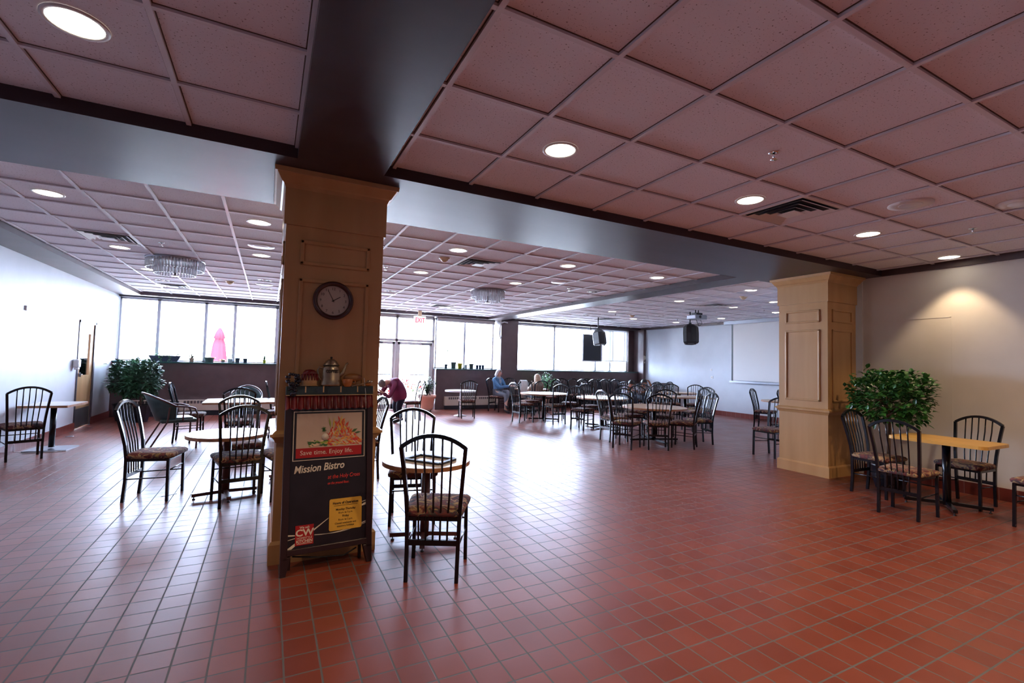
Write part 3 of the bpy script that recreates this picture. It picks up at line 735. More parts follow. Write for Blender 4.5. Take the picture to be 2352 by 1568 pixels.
def rodlamp(x, y, label, r=.36):
    t = empty('chandelier', (x, y, HC)); tag(t, label, 'chandelier', 'round glass-rod ceiling lamps')
    MB().lathe([(r+.015,-.025),(r+.015,-.001)], n=40).build('mounting_plate', 'steel', t)
    for rr, h, n in ((r, .16, 60), (r*.72, .235, 40)):
        m = MB()
        for k in range(n):
            a = 2*math.pi*k/n; m.tube([(rr*math.cos(a), rr*math.sin(a), -.026), (rr*math.cos(a), rr*math.sin(a), -h)], .011, n=5)
        m.build('glass_fringe', 'glassrod', t)
    MB().lathe([(.014,-.025),(.014,-.24),(.05,-.243),(.05,-.252)][::-1], n=16).build('centre_stem', 'chrome', t)
rodlamp(-1.31, 8.6, 'round glass-rod chandelier in the left ceiling, between two vents')
rodlamp(3.81, 8.5, 'round glass-rod chandelier in the centre ceiling, right of the clock column', .33)

# projector, hung speakers, screen
t = empty('projector', (9.33, 8.2, HC)); tag(t, 'silver projector hanging upside down from the ceiling by a black bracket', 'projector')
MB().lathe([(.07,-.012),(.07,-.001)], n=16).build('ceiling_plate', 'white', t)
m = MB()
for sx in (-1, 1): m.tube([(sx*.05,0,-.012),(sx*.05,0,-.10)], .014, n=6)
m.box(-.10,.10,-.08,.08,-.138,-.085).build('bracket', 'blackmatte', t)
b = MB().box(-.20,.20,-.14,.14,-.245,-.14).build('housing', 'steel', t, bevel=.015)
MB().tube([(-.05,-.13,-.19),(-.05,-.155,-.19)], .035, n=16).build('lens', 'blackmatte', b)
MB().tube([(.12,.0,-.235),(.20,.02,-.32),(.14,.03,-.40),(.05,.0,-.38),(-.02,0,-.25)], .006, n=6).build('cable', 'blackmatte', t)
def hung(x, y, ztop, h, rz, label):
    t = empty('hanging_speaker', (x, y, 0), R(rz)); tag(t, label, 'speaker', 'black loudspeakers hung from the ceiling')
    MB().tube([(0,0,ztop+.02),(0,0,HC-.001)], .016, n=8).build('pole', 'blackmatte', t)
    MB().box(-.03,.03,-.03,.03,ztop,ztop+.05).build('clamp', 'blackmatte', t)
    m = MB(); K = 10
    def sec(z, s):
        return [(x_*s, y_*s, z) for x_, y_ in ((-.19,-.10),(-.12,-.165),(0,-.18),(.12,-.165),(.19,-.10),(.13,.13),(.08,.17),(-.08,.17),(-.13,.13))]
    zs = [(ztop-h,.86),(ztop-h+.03,.98),(ztop-h*.5,1),(ztop-.09,.96),(ztop-.02,.62),(ztop,.5)]
    vs = [p for z, s in zs for p in sec(z, s)]; n = 9
    fs = [tuple(reversed(range(n))), tuple((len(zs)-1)*n+j for j in range(n))]
    for i in range(len(zs)-1): fs += [(i*n+j, i*n+(j+1)%n, (i+1)*n+(j+1)%n, (i+1)*n+j) for j in range(n)]
    m.add(vs, fs)
    m.tf(Matrix.Translation((0,0,ztop)) @ Matrix.Rotation(R(-9), 4, 'X') @ Matrix.Translation((0,0,-ztop)))
    b = m.build('cabinet', 'blackmatte', t)
    for sx in (-1, 1): MB().ball((sx*.10, -.08, ztop-h-.012), .022, 8, 6).tf(Matrix.Translation((0,0,ztop)) @ Matrix.Rotation(R(-9), 4, 'X') @ Matrix.Translation((0,0,-ztop))).build('rubber_foot', 'blackmatte', b)
hung(9.56, 8.62, 2.54, .50, -38, 'nearer hanging black loudspeaker, left of the projection screen')
hung(8.70, 11.3, 2.50, .46, 20, 'farther hanging black loudspeaker in front of the window blinds')
t = empty('projection_screen', (XR2-.08, 8.0, 0)); tag(t, 'pulled-down white projection screen with black border on the far white wall', 'projection screen')
MB().box(-.06, .06, -1.65, 1.78, HS-.02, HC-.003).build('housing', 'steel', t)
MB().box(-.004, .004, -1.50, 1.50, 1.10, HS-.02).build('canvas', 'screen', t)
MB().box(-.006, .005, 1.49, 1.54, 1.06, HS-.02).box(-.006, .005, -1.54, -1.49, 1.06, HS-.02).build('border', 'blackmatte', t)
MB().box(-.022, .014, -1.60, 1.60, 1.03, 1.085).build('bottom_bar', 'steel', t)

# dark flat panel and blinds at the far right window
t = MB().box(9.74, 10.50, 13.45, 13.50, 1.60, 2.52).build('wall_screen', 'blackmatte'); tag(t, 'black upright flat screen hanging in the far right window', 'screen')
MB().box(9.70, 9.74, 13.45, 13.50, 1.58, 2.54).box(10.50, 10.54, 13.45, 13.50, 1.58, 2.54).box(9.70, 10.54, 13.45, 13.50, 1.56, 1.60).build('frame', 'alu', t)
MB().tube([(10.1,13.48,2.52),(10.1,13.56,HS)], .012, n=6).build('bracket', 'blackmatte', t)
t = empty('window_blind', (0, 13.80, 0)); tag(t, 'white horizontal blind lowered over the rightmost far window', 'blind')
m = MB()
for k in range(34):
    z = 1.63+k*.033; s = len(m.v); m.box(10.62, 12.02, -.018, .018, -.001, .001)
    m.tf(Matrix.Translation((0,0,z)) @ Matrix.Rotation(R(62), 4, 'X'), s)
m.build('slats', 'white', t)
MB().box(10.60, 12.04, -.025, .025, 2.745, 2.775).build('head_rail', 'white', t)
MB().box(10.60, 12.04, -.02, .02, 1.595, 1.615).build('bottom_rail', 'white', t)
m = MB()
for x in (10.8, 11.3, 11.85): m.box(x-.012, x+.012, -.020, -.018, 1.60, 2.75)
m.build('ladder_tape', 'white', t)
t = empty('window_blind', (0, 13.78, 0)); tag(t, 'white blind rolled up at the top of the window beside the doors', 'blind')
MB().box(4.52, 6.44, -.03, .03, 2.68, 2.775).build('slats', 'white', t)
MB().box(4.52, 6.44, -.035, .035, 2.665, 2.68).build('bottom_rail', 'white', t)
# vent hose hanging by the brown pillar
t = tag(MB().tube([(6.72,13.38,2.72),(6.60,13.38,2.74),(6.50,13.40,2.70),(6.47,13.42,2.55),(6.47,13.42,2.30),(6.50,13.42,2.20),(6.52,13.42,2.30)], .022, n=10).build('white_pipe', 'white'), 'bent white pipe at the top of the brown pillar', 'pipe')
# exit sign
t = empty('exit_sign', (3.80, 13.2, 0)); tag(t, 'white exit sign with red letters hanging above the doors', 'exit sign')
MB().box(-.17, .17, -.03, .03, 2.50, 2.72).build('housing', 'exit_white', t, bevel=.006)
MB().box(-.05, .05, -.02, .02, 2.72, HC-.003).build('mount', 'ivory', t)

def text(s, size, m, parent, loc, rot=(R(90),0,0), shear=0, align='LEFT', ext=.0006, name='lettering', sx=1, off=0):
    cu = bpy.data.curves.new(name, 'FONT'); cu.body = s; cu.size = size; cu.shear = shear; cu.align_x = align; cu.extrude = ext; cu.offset = off; cu.resolution_u = 3
    o = bpy.data.objects.new(name, cu); COL.objects.link(o); bpy.context.view_layer.update()
    me = bpy.data.meshes.new_from_object(o.evaluated_get(bpy.context.evaluated_depsgraph_get())); bpy.data.objects.remove(o)
    me.materials.clear(); me.materials.append(MAT[m]); o = bpy.data.objects.new(name, me); COL.objects.link(o)
    o.parent = parent; o.location = loc; o.rotation_euler = rot; o.scale = (sx, 1, 1); return o
text('EXIT', .19, 'exit_red', t, (0, -.0325, 2.535), align='CENTER', sx=.72, off=.003)

# heaters
for x0, x1, z1, lb in ((-2.85, .62, .375, 'long cream baseboard heater under the left windows'), (4.72, 6.50, .39, 'cream baseboard heater under the window beside the brown pillar')):
    t = empty('baseboard_heater', (x0, YW, 0)); tag(t, lb, 'heater', 'cream baseboard heaters'); Lx = x1-x0
    MB().box(0, Lx, -.10, -.002, .12, z1).build('casing', 'cream', t, bevel=.006)
    m = MB(); k = .12
    while k < Lx-.16:
        if (k % 1.0) > .08: m.box(k, k+.045, -.1025, -.0995, z1-.085, z1-.02)
        k += .066
    m.build('grille_slots', 'slot', t)
    MB().box(.02, Lx-.02, -.07, -.002, 0, .12).build('recess_base', 'ventdark', t)
t = empty('hand_dispenser', (XL, 11.22, 1.2)); tag(t, 'white hand sanitizer dispenser on the left wall beside the door', 'dispenser')
MB().box(0, .09, -.07, .07, -.04, .11).build('housing', 'white', t, bevel=.02)
MB().box(.02, .08, -.05, .05, -.08, -.04).build('nozzle_cover', 'white', t, bevel=.012)
tag(MB().box(XL, XL+.02, 9.18, 9.27, 2.02, 2.09).build('wall_socket', 'white', None, bevel=.004), 'small white box high on the left wall', 'socket')
t = tag(MB().box(XR2-.012, XR2, 10.26, 10.35, 1.11, 1.20).build('wall_switch', 'white', None, bevel=.003), 'lower white switch plate on the far white wall left of the screen', 'switch'); MB().box(XR2-.018, XR2-.012, 10.295, 10.315, 1.14, 1.17).build('toggle', 'ivory', t)
t = tag(MB().box(XR2-.012, XR2, 10.30, 10.36, 1.36, 1.42).build('wall_switch', 'white', None, bevel=.003), 'upper small white switch plate on the far white wall', 'switch'); MB().box(XR2-.018, XR2-.012, 10.32, 10.335, 1.38, 1.40).build('toggle', 'ivory', t)
for x, z0, z1, lb in ((12.335,1.66,1.84,'left tan notice strip on the brown corner pillar'),(12.39,1.70,1.82,'right tan notice strip on the brown corner pillar'),(12.36,1.56,1.62,'small pale plate below the notices on the brown corner pillar')):
    tag(MB().box(x-.022, x+.022, 13.243, 13.25, z0, z1).build('wall_notice', 'cream'), lb, 'notice')
tag(MB().box(11.65, 12.38, 12.0, 12.06, 0, .86).box(11.65, 12.38, 11.99, 12.07, .86, .89).build('low_partition', 'brown', None), 'low dark brown partition standing in the far right corner', 'partition')
tag(MB().lathe([(.055,.0005),(.055,.004),(.045,.005)], c=(-2.96,10.64), n=20).build('floor_drain', 'steel'), 'round metal floor drain near the left door', 'drain')
tag(MB().tube([(-3.12,9.08,.25),(-3.10,9.04,.03),(-2.98,9.03,.007),(-2.75,9.05,.007),(-2.55,9.06,.007)], .006, n=6).build('power_cord', 'white'), 'white cord lying on the floor under the square wall table', 'cord')
s = MB(); s.box(-.07,.07,-.012,.012,.0006,.0016).tf(Matrix.Translation((-.85,5.95,0)) @ Matrix.Rotation(R(30),4,'Z'))
tag(s.build('paper_scrap', 'paper'), 'small white strip of paper on the floor beside the lone left chair', 'paper scrap')

# ------------------------------------------------------------------ wall clock
t = empty('wall_clock', (.407, 4.071-.347, 1.872)); tag(t, 'round cherry-rimmed wall clock showing five to two on the maple column', 'clock')
def ringy(r0, r1, y0, y1, n=48):
    m = MB(); prof = [(r1,y0),(r1,y1),((r0+r1)/2+.008,y1-.010),(r0,y1+.006),(r0,y0)]
    vs = []; fs = []
    for r_, y in prof: vs += [(r_*math.cos(2*math.pi*j/n), y, r_*math.sin(2*math.pi*j/n)) for j in range(n)]
    for i in range(len(prof)-1): fs += [(i*n+j, i*n+(j+1)%n, (i+1)*n+(j+1)%n, (i+1)*n+j) for j in range(n)]
    return m.add(vs, fs, True)
ringy(.110, .142, -.001, -.030).build('rim', 'clockrim', t)
m = MB(); n = 48
m.add([(0,-.012,0)]+[(.114*math.cos(2*math.pi*j/n),-.012,.114*math.sin(2*math.pi*j/n)) for j in range(n)], [(0,1+(j+1)%n,1+j)[::-1] for j in range(n)]); face = m.build('dial', 'clockface', t)
for k in range(1, 13):
    a = math.pi/2-k*math.pi/6
    text(str(k), .027, 'ink_black', face, (.088*math.cos(a), -.0128, .088*math.sin(a)-.009), align='CENTER', name='numeral')
def hand(ang, ln, wd, nm):
    m = MB().box(-wd, wd, -.0155, -.0145, -.012, ln); m.tf(Matrix.Rotation(ang, 4, 'Y')); return m.build(nm, 'ink_black', t)
hand(R(-27), .085, .0018, 'minute_hand'); hand(R(58), .058, .0026, 'hour_hand')
MB().tube([(0,-.017,0),(0,-.012,0)], .005, n=10).build('pivot', 'ink_black', t)

# ------------------------------------------------------------------ bistro A-frame sign
sg = empty('sandwich_board', (.42, 3.5, 0)); sg.rotation_mode = 'XYZ'
sg.rotation_euler = Euler((R(-6.3), 0, math.atan2(.034,.549)), 'XYZ')
tag(sg, 'black sandwich board advertising the bistro, topped with a coffee pot relief, before the clock column', 'sign')
MB().box(-.262, .262, 0, .022, .155, 1.10).build('board', 'signblack', sg)
for sx in (-1, 1):
    m = MB(); x0, x1 = sorted((sx*.255, sx*.298))
    m.box(x0, x1, -.012, .030, .10, 1.12)
    a, b = sx*.298, sx*.262
    lo = [(a,-.012,0),(b,-.012,0),(b,.030,0),(a,.030,0)]; hi = [(a,-.012,.12),(sx*.235,-.012,.12),(sx*.235,.030,.12),(a,.030,.12)]
    m.add(lo+hi, [(3,2,1,0),(4,5,6,7),(0,1,5,4),(1,2,6,5),(2,3,7,6),(3,0,4,7)]); m.build('side_rail', 'signwood', sg, bevel=.003)
MB().box(-.262, .262, -.014, .026, .125, .165).build('bottom_rail', 'signwood', sg, bevel=.004)
for sx in (-1, 1):
    m = MB().box(min(sx*.225,sx*.245), max(sx*.225,sx*.245), .030, .048, .0, 1.10)
    m.tf(Matrix.Translation((0,.03,1.1)) @ Matrix.Rotation(R(3), 4, 'X') @ Matrix.Translation((0,-.03,-1.1)))
    m.build('rear_leg', 'signwood', sg)
MB().tube([(-.22,.035,.11),(-.05,.04,.075),(.12,.04,.06),(.20,.035,.10)], .005, n=6).build('chain', 'blackmatte', sg)
# menu photograph panel
ph = MB().box(-.243, .240, -.0035, -.0005, .738, 1.075).build('menu_picture', 'ink_white', sg)
MB().box(-.238, .235, -.0042, -.0036, .743, 1.070).build('mount', 'signblack', ph)
MB().box(-.223, .219, -.0050, -.0043, .822, 1.058).build('photo', noisy(mat('menu_photo_ground', rough=.4), (.62,.47,.36), (.68,.54,.43), (3,3,3)), ph)
MB().box(-.223, .217, -.0050, -.0043, .756, .822).build('red_band', 'red', ph)
text('Save time. Enjoy life.', .044, 'ink_white', ph, (-.198, -.0056, .776), shear=.05, sx=.98)
random.seed(5)
m = MB(); cols = [(.75,.06,.03),(.85,.28,.05),(.80,.55,.10),(.35,.45,.08),(.06,.16,.05),(.85,.62,.42),(.62,.05,.08)]
FM = [mat('salad_%d' % i, c, .4) for i, c in enumerate(cols)]
def leaf2(cx, cz, ang, ln, wd, mi, dy):
    c, s_ = math.cos(ang), math.sin(ang); q = [(-ln/2,0),(0,wd/2),(ln/2,0),(0,-wd/2)]
    m.add([(cx+x*c-y*s_, -.0056-dy, cz+x*s_+y*c) for x, y in q], [(0,1,2,3)[::-1]], False, mi)
for i in range(230):
    u = random.random(); cx = -.03+u*.235; hmax = .17*math.exp(-((cx-.07)/.085)**2)+.02
    cz = .834+random.random()*hmax
    mi = random.choice([0,0,1,1,5,5,2,6]) if cz < .93 else random.choice([0,1,0,2])
    leaf2(cx, cz, random.uniform(.7,2.3) if cz > .90 else random.uniform(-.9,.9), random.uniform(.03,.06), random.uniform(.006,.011), mi, .00001*i)
for i in range(40):
    leaf2(random.uniform(-.14,-.02), random.uniform(.834,.868), random.uniform(-.6,.6), random.uniform(.02,.035), random.uniform(.012,.018), random.choice([3,4,4,5]), .0024+.00001*i)
leaf2(-.005, .99, 1.75, .075, .012, 3, .003); leaf2(.02, .985, 1.5, .09, .012, 2, .0031)
for a in (1.2,1.7,2.2,2.7,.8): leaf2(-.045, .945, a, .045, .009, 4, .0032)
leaf2(.165, .93, .5, .05, .018, 4, .0033); leaf2(.19, .915, .1, .05, .012, 4, .0034)
m.build('salad_picture', FM, ph)
MB().tube([(-.035,-.0085,.893),(-.035,-.0089,.893)], .024, n=20).build('radish_slice', 'ink_white', ph)
text('Mission Bistro', .070, 'ink_white', sg, (-.232, -.0012, .655), rot=(R(90), R(-2.5), 0), shear=.25, sx=.82, off=.0012)
text('at the Holy Cross', .038, 'ink_red', sg, (-.012, -.0012, .600), rot=(R(90), R(-1), 0), shear=.2, sx=.80, off=.0004)
text('on the ground floor.', .024, 'ink_red', sg, (-.012, -.0012, .562), shear=.25, sx=.74, off=.0004)
poly = rounded(.1105, .107, .012, 4)
yp = MB().prism(poly, 0, .003); yp.tf(Matrix.Translation((.1145, -.0005, .351)) @ Matrix.Rotation(R(90), 4, 'X')); yp = yp.build('hours_panel', 'yellow', sg)
for s_, z, sz, bo in (('Hours of Operation:', .421, .0235, .0006), ('Monday-Thursday', .378, .0205, .0002), ('8 a.m. to 3 p.m.', .356, .0170, 0), ('Friday', .331, .0205, .0002), ('8 a.m. to 2 p.m.', .309, .0170, 0), ('Closed weekends and', .285, .0180, 0), ('statutory holidays', .266, .0180, 0)):
    text(s_, sz, 'ink_black', yp, (.1145, -.0042, z), align='CENTER', sx=.90, off=bo)
MB().box(.034, .195, -.0042, -.0036, .409, .4115).build('underline', 'ink_black', yp)
m = MB()
def stripe(p, q, w0, w1, bend=0, n=8):
    vs = []
    for i in range(n+1):
        f = i/n; x = p[0]+(q[0]-p[0])*f; z = p[1]+(q[1]-p[1])*f+bend*math.sin(math.pi*f); w_ = w0+(w1-w0)*f
        vs += [(x,-.0008,z-w_),(x,-.0008,z+w_)]
    m.add(vs, [(2*i,2*i+2,2*i+3,2*i+1) for i in range(n)])
stripe((-.255,.160),(.0,.335),.012,.002); stripe((-.255,.255),(-.21,.250),.005,.003); stripe((-.255,.225),(-.21,.232),.002,.002)
stripe((-.09,.235),(.255,.280),.001,.004,-.02); stripe((-.09,.240),(.255,.270),.001,.002,-.022); stripe((.226,.395),(.255,.405),.006,.009); stripe((.226,.418),(.255,.425),.002,.003)
m.build('swoosh_lines', 'ink_white', sg)
cw = MB().box(-.210, -.095, -.0035, -.0002, .183, .311).build('brand_label', 'red', sg)
for s_, z, sz, sx_, bo in (('We sell:', .290, .020, .95, .0004), ('CW', .243, .060, 1.08, .0016), ('HOMESTYLE', .222, .0185, .95, 0), ('KITCHEN', .199, .0265, .92, .0006)):
    text(s_, sz, 'ink_white', cw, (-.152, -.0042, z), align='CENTER', sx=sx_, off=bo)
MB().box(-.200, -.104, -.0042, -.0036, .191, .194).build('underline', 'ink_white', cw)
# relief on top: valance, shelf and glazed kitchen things
m = MB(); n = 120; vs = []
for i in range(n+1):
    x = -.300+.592*i/n; ph_ = math.sin(i*math.pi*2/ (n/13.))
    d = -.022-.012*ph_; zb = 1.092-.006*math.sin(i*2*math.pi/(n/13.)+1)
    vs += [(x, d*.4, 1.19), (x, d, 1.15), (x, d*1.25-.004, zb)]
fs = []
for i in range(n):
    a = i*3; fs += [(a+1,a,a+3,a+4),(a+2,a+1,a+4,a+5)]
m.add(vs, fs, True).build('valance', 'curtain', sg)
MB().box(-.300, .292, -.004, .03, 1.09, 1.25).build('valance_backing', 'curtain', sg)
sh = MB().box(-.300, .292, -.030, .03, 1.188, 1.250).build('shelf_tiles', noisy(mat('green_black_tiles', rough=.25, coat=.4), (.012,.02,.015), (.02,.035,.02), (10,10,10)), sg, bevel=.003)
m = MB()
for k in range(5): m.box(-.18+k*.118, -.172+k*.118, -.0315, -.0295, 1.205, 1.248)
m.box(-.300, .292, -.034, -.029, 1.184, 1.189).build('gilt_lines', 'cream_glaze', sh)
pt = MB().lathe([(.070,1.250),(.074,1.262),(.066,1.30),(.062,1.345),(.058,1.38),(.052,1.40)], c=(-.005,-.005), n=28, sy=.55).build('coffee_pot', 'pewter', sg)
MB().lathe([(.058,1.398),(.056,1.404),(.040,1.43),(.020,1.445),(.004,1.449)], c=(-.005,-.005), n=24, sy=.55).build('lid', 'pewter', pt)
MB().ball((-.005,-.005,1.456), .009, 10, 8).build('lid_knob', 'ink_black', pt)
MB().tube([(.05,-.005,1.325),(.075,-.005,1.345),(.090,-.005,1.385),(.100,-.005,1.412),(.112,-.005,1.418)], [.016,.013,.010,.008,.009], n=10).build('spout', 'pewter', pt)
MB().tube([(-.058,-.005,1.375),(-.085,-.005,1.390),(-.098,-.005,1.365),(-.088,-.005,1.315),(-.062,-.005,1.285)], .006, n=8).build('handle', 'pewter', pt)
MB().lathe([(.055,1.397),(.060,1.401)], c=(-.005,-.005), n=24, sy=.6).build('rim_line', 'ink_black', pt)
text('COFFEE', .030, 'ink_black', pt, (-.005, -.042, 1.345), align='CENTER', sx=.82, off=.0012)
ck = MB().lathe([(.058,1.252),(.060,1.256)], c=(-.148,-.005), n=24, sy=.6).lathe([(.050,1.257),(.050,1.30),(.042,1.345),(.030,1.362),(.005,1.366)], c=(-.148,-.005), n=24, sy=.6).build('cake', 'cream_glaze', sg)
m = MB().lathe([(.052,1.325),(.044,1.350),(.031,1.366),(.005,1.370)], c=(-.148,-.005), n=24, sy=.62)
for a in range(8):
    q = math.pi+math.pi*(a+.5)/8; m.tube([(-.148+.050*math.cos(q), -.005+.033*math.sin(q), 1.335),(-.148+.053*math.cos(q), -.005+.034*math.sin(q), 1.29)], [.009,.004], n=6)
m.build('red_icing', 'curtain', ck)
m = MB(); random.seed(2)
for k in range(46):
    f = random.random(); z = 1.335-.15*f; wd = .045*(1-f**2*.8)
    m.ball((-.255+random.uniform(-wd, wd), -.02-random.random()*.02, z), .0115, 8, 6)
m.build('grape_cluster', 'grape', sg)
cu_ = MB().lathe([(.020,1.244),(.024,1.248),(.034,1.265),(.040,1.298),(.038,1.300)], c=(.105,-.03), n=20, sy=.7).build('cup', 'orange_glaze', sg)
MB().tube([(.143,-.03,1.292),(.160,-.03,1.288),(.160,-.03,1.268),(.140,-.03,1.265)], .004, n=6).build('handle', 'orange_glaze', cu_)
MB().ball((.150,.0,1.312), .034, 16, 10, (2.0,.6,.95)).build('bread_loaf', 'bread', sg)
MB().tube([(.135,-.035,1.246),(.20,-.038,1.262),(.245,-.038,1.276)], .004, n=6).ball((.262,-.038,1.282), .016, 10, 8, (1.3,.5,.7)).build('spoon', 'pewter', sg)
MB().ball((.255,-.02,1.262), .020, 12, 8, (1.3,.8,.6)).build('pastry', 'orange_glaze', sg)
MB().tube([(.227,-.02,1.31),(.236,-.032,1.20),(.240,-.030,1.08)], .0022, n=6).build('white_wire', 'white', sg)
# ------------------------------------------------------------------ plants
def leaves(m, pts, ln, wd, rnd, droop=.35, out=None):
    for p in pts:
        p = Vector(p); a = rnd.uniform(0, 2*math.pi)
        d = Vector((math.cos(a), math.sin(a), rnd.uniform(-droop-.3, .35)))
        if out is not None: d = (d*.7+(p-Vector(out)).normalized()*.8)
        d.normalize(); s = d.cross(Vector((rnd.uniform(-.3,.3), rnd.uniform(-.3,.3), 1))).normalized(); u = s.cross(d)
        l = ln*rnd.uniform(.7,1.15); w_ = wd*rnd.uniform(.8,1.15)
        m.add([p, p+d*l*.35+s*w_+u*w_*.3, p+d*l*.7+s*w_*.75+u*w_*.15-Vector((0,0,l*.06)), p+d*l-Vector((0,0,l*.18)), p+d*l*.7-s*w_*.75+u*w_*.15-Vector((0,0,l*.06)), p+d*l*.35-s*w_+u*w_*.3, p+d*l*.5],
              [(0,1,6),(1,2,6),(2,3,6),(3,4,6),(4,5,6),(5,0,6)])
def ficus(x, y, label, seed, rad, zc, hh, nb, leafmat, ln, wd, pot, potr, poth, trunks=1, skew=(0,0), hexpot=False, potsq=1):
    t = empty('potted_ficus', (x, y, 0)); tag(t, label, 'potted plant', 'potted ficus trees'); rnd = random.Random(seed)
    p = MB().lathe([(potr*.72,0),(potr*.95,poth*.55),(potr,poth*.9),(potr*1.04,poth*.92),(potr*1.04,poth),(potr*.92,poth),(potr*.90,poth-.03)], n=8 if hexpot else 24, smooth=not hexpot).build('planter', pot, t)
    MB().lathe([(potr*.91,poth-.035),(potr*.91,poth-.03)], n=20).build('soil', 'soil', t)
    m = MB(); tips = []
    for k in range(trunks):
        ox, oy = (rnd.uniform(-.05,.05), rnd.uniform(-.05,.05)) if trunks > 1 else (0, 0)
        top = (ox+skew[0]*.5, oy+skew[1]*.5, zc)
        m.tube([(ox,oy,poth-.06),(ox+.02,oy-.01,(poth+zc)/2),top], [.022,.018,.010], n=7)
        for j in range(9):
            z0 = zc-.45*hh+.08*j*hh; a = rnd.uniform(0, 2*math.pi)
            e = (skew[0]+rad*.7*math.cos(a), skew[1]+rad*.7*math.sin(a), z0+rnd.uniform(.05,.3)*hh)
            m.tube([(ox+.01,oy,max(z0-.1,poth+.05)), e], [.009,.003], n=5)
    m.build('trunk', 'bark', t)
    m = MB(); pts = []
    for b in range(nb):
        a = rnd.uniform(0, 2*math.pi); ph_ = rnd.uniform(-1, 1); rr = rnd.random()**.35
        c = (skew[0]+rad*rr*math.cos(a)*math.sqrt(1-ph_*ph_*.85), skew[1]+rad*rr*math.sin(a)*math.sqrt(1-ph_*ph_*.85), zc+hh*rr*ph_)
        for k in range(9): pts.append((c[0]+rnd.gauss(0,.035), c[1]+rnd.gauss(0,.035), c[2]+rnd.gauss(0,.035)))
    leaves(m, pts, ln, wd, rnd, out=(skew[0], skew[1], zc-.15))
    f = m.build('foliage', leafmat, t)
    return t
ficus(-2.38, 12.50, 'dense ficus tree in a black planter left of the heater, the one nearer the windows', 11, .33, .92, .37, 260, 'leaf_cool', .095, .026, 'pot_black', .20, .36, hexpot=True)
ficus(-2.72, 12.86, 'dense ficus tree in a black planter in the corner by the left wall', 12, .27, .92, .34, 190, 'leaf_cool', .095, .026, 'pot_black', .20, .36, hexpot=True)
ficus(6.98, 3.12, 'leafy green ficus in a dark pot between the right column and the cream wall', 13, .44, 1.15, .33, 230, 'leaf', .085, .025, 'pot_black', .20, .30, trunks=2, skew=(.03,0))
# bright palm by the brown wall
t = empty('potted_palm', (7.88, 13.0, 0)); tag(t, 'bright green palm standing before the brown wall under the middle window', 'potted plant'); rnd = random.Random(4)
MB().lathe([(.13,0),(.19,.30),(.20,.32)], n=20, capt=True).build('planter', 'terracotta', t)
m = MB(); st = MB()
for k in range(46):
    a = rnd.uniform(0, 2*math.pi); R_ = rnd.uniform(.10,.40); zt = rnd.uniform(.75,1.24)-R_*.35
    pts = [(0,0,.31),(R_*.35*math.cos(a),R_*.35*math.sin(a),.31+(zt-.31)*.7),(R_*math.cos(a),R_*math.sin(a),zt)]
    st.tube(pts, [.006,.004,.002], n=5)
    for q in range(12):
        f = .45+.55*q/11; i = 1; p = Vector(pts[1]).lerp(Vector(pts[2]), max(0,(f-.5)*2))
        leaves(m, [p], .10, .011, rnd, .6)
m.build('fronds', 'leaf_light', t); st.build('stems', 'leaf_light', t)
# terracotta planter by the doors
t = empty('terracotta_planter', (4.12, 13.30, 0)); tag(t, 'large terracotta pot with a pale leafy plant beside the glass doors', 'potted plant'); rnd = random.Random(6)
MB().lathe([(.16,.03),(.185,.10),(.225,.36),(.25,.37),(.265,.42),(.265,.46),(.245,.46),(.24,.43)], n=32).build('pot', 'terracotta', t)
for k in range(4):
    a = math.pi/4+k*math.pi/2; MB().ball((.13*math.cos(a), .13*math.sin(a), .018), .018, 8, 6).build('caster', 'blackmatte', t)
MB().lathe([(.24,.42),(.24,.43)], n=24).build('soil', 'soil', t)
m = MB()
for k in range(60):
    a = rnd.uniform(0, 2*math.pi); q = rnd.uniform(.05,.26); z = rnd.uniform(.6,1.0)
    m.tube([(0,0,.42),(q*.6*math.cos(a),q*.6*math.sin(a),z),(q*math.cos(a),q*math.sin(a),z-.05)], .003, n=4)
    leaves(m, [(q*math.cos(a)*f, q*math.sin(a)*f, z*f+.42*(1-f)) for f in (.5,.65,.8,.9,1)], .11, .020, rnd)
m.build('foliage', 'leaf_succ', t)
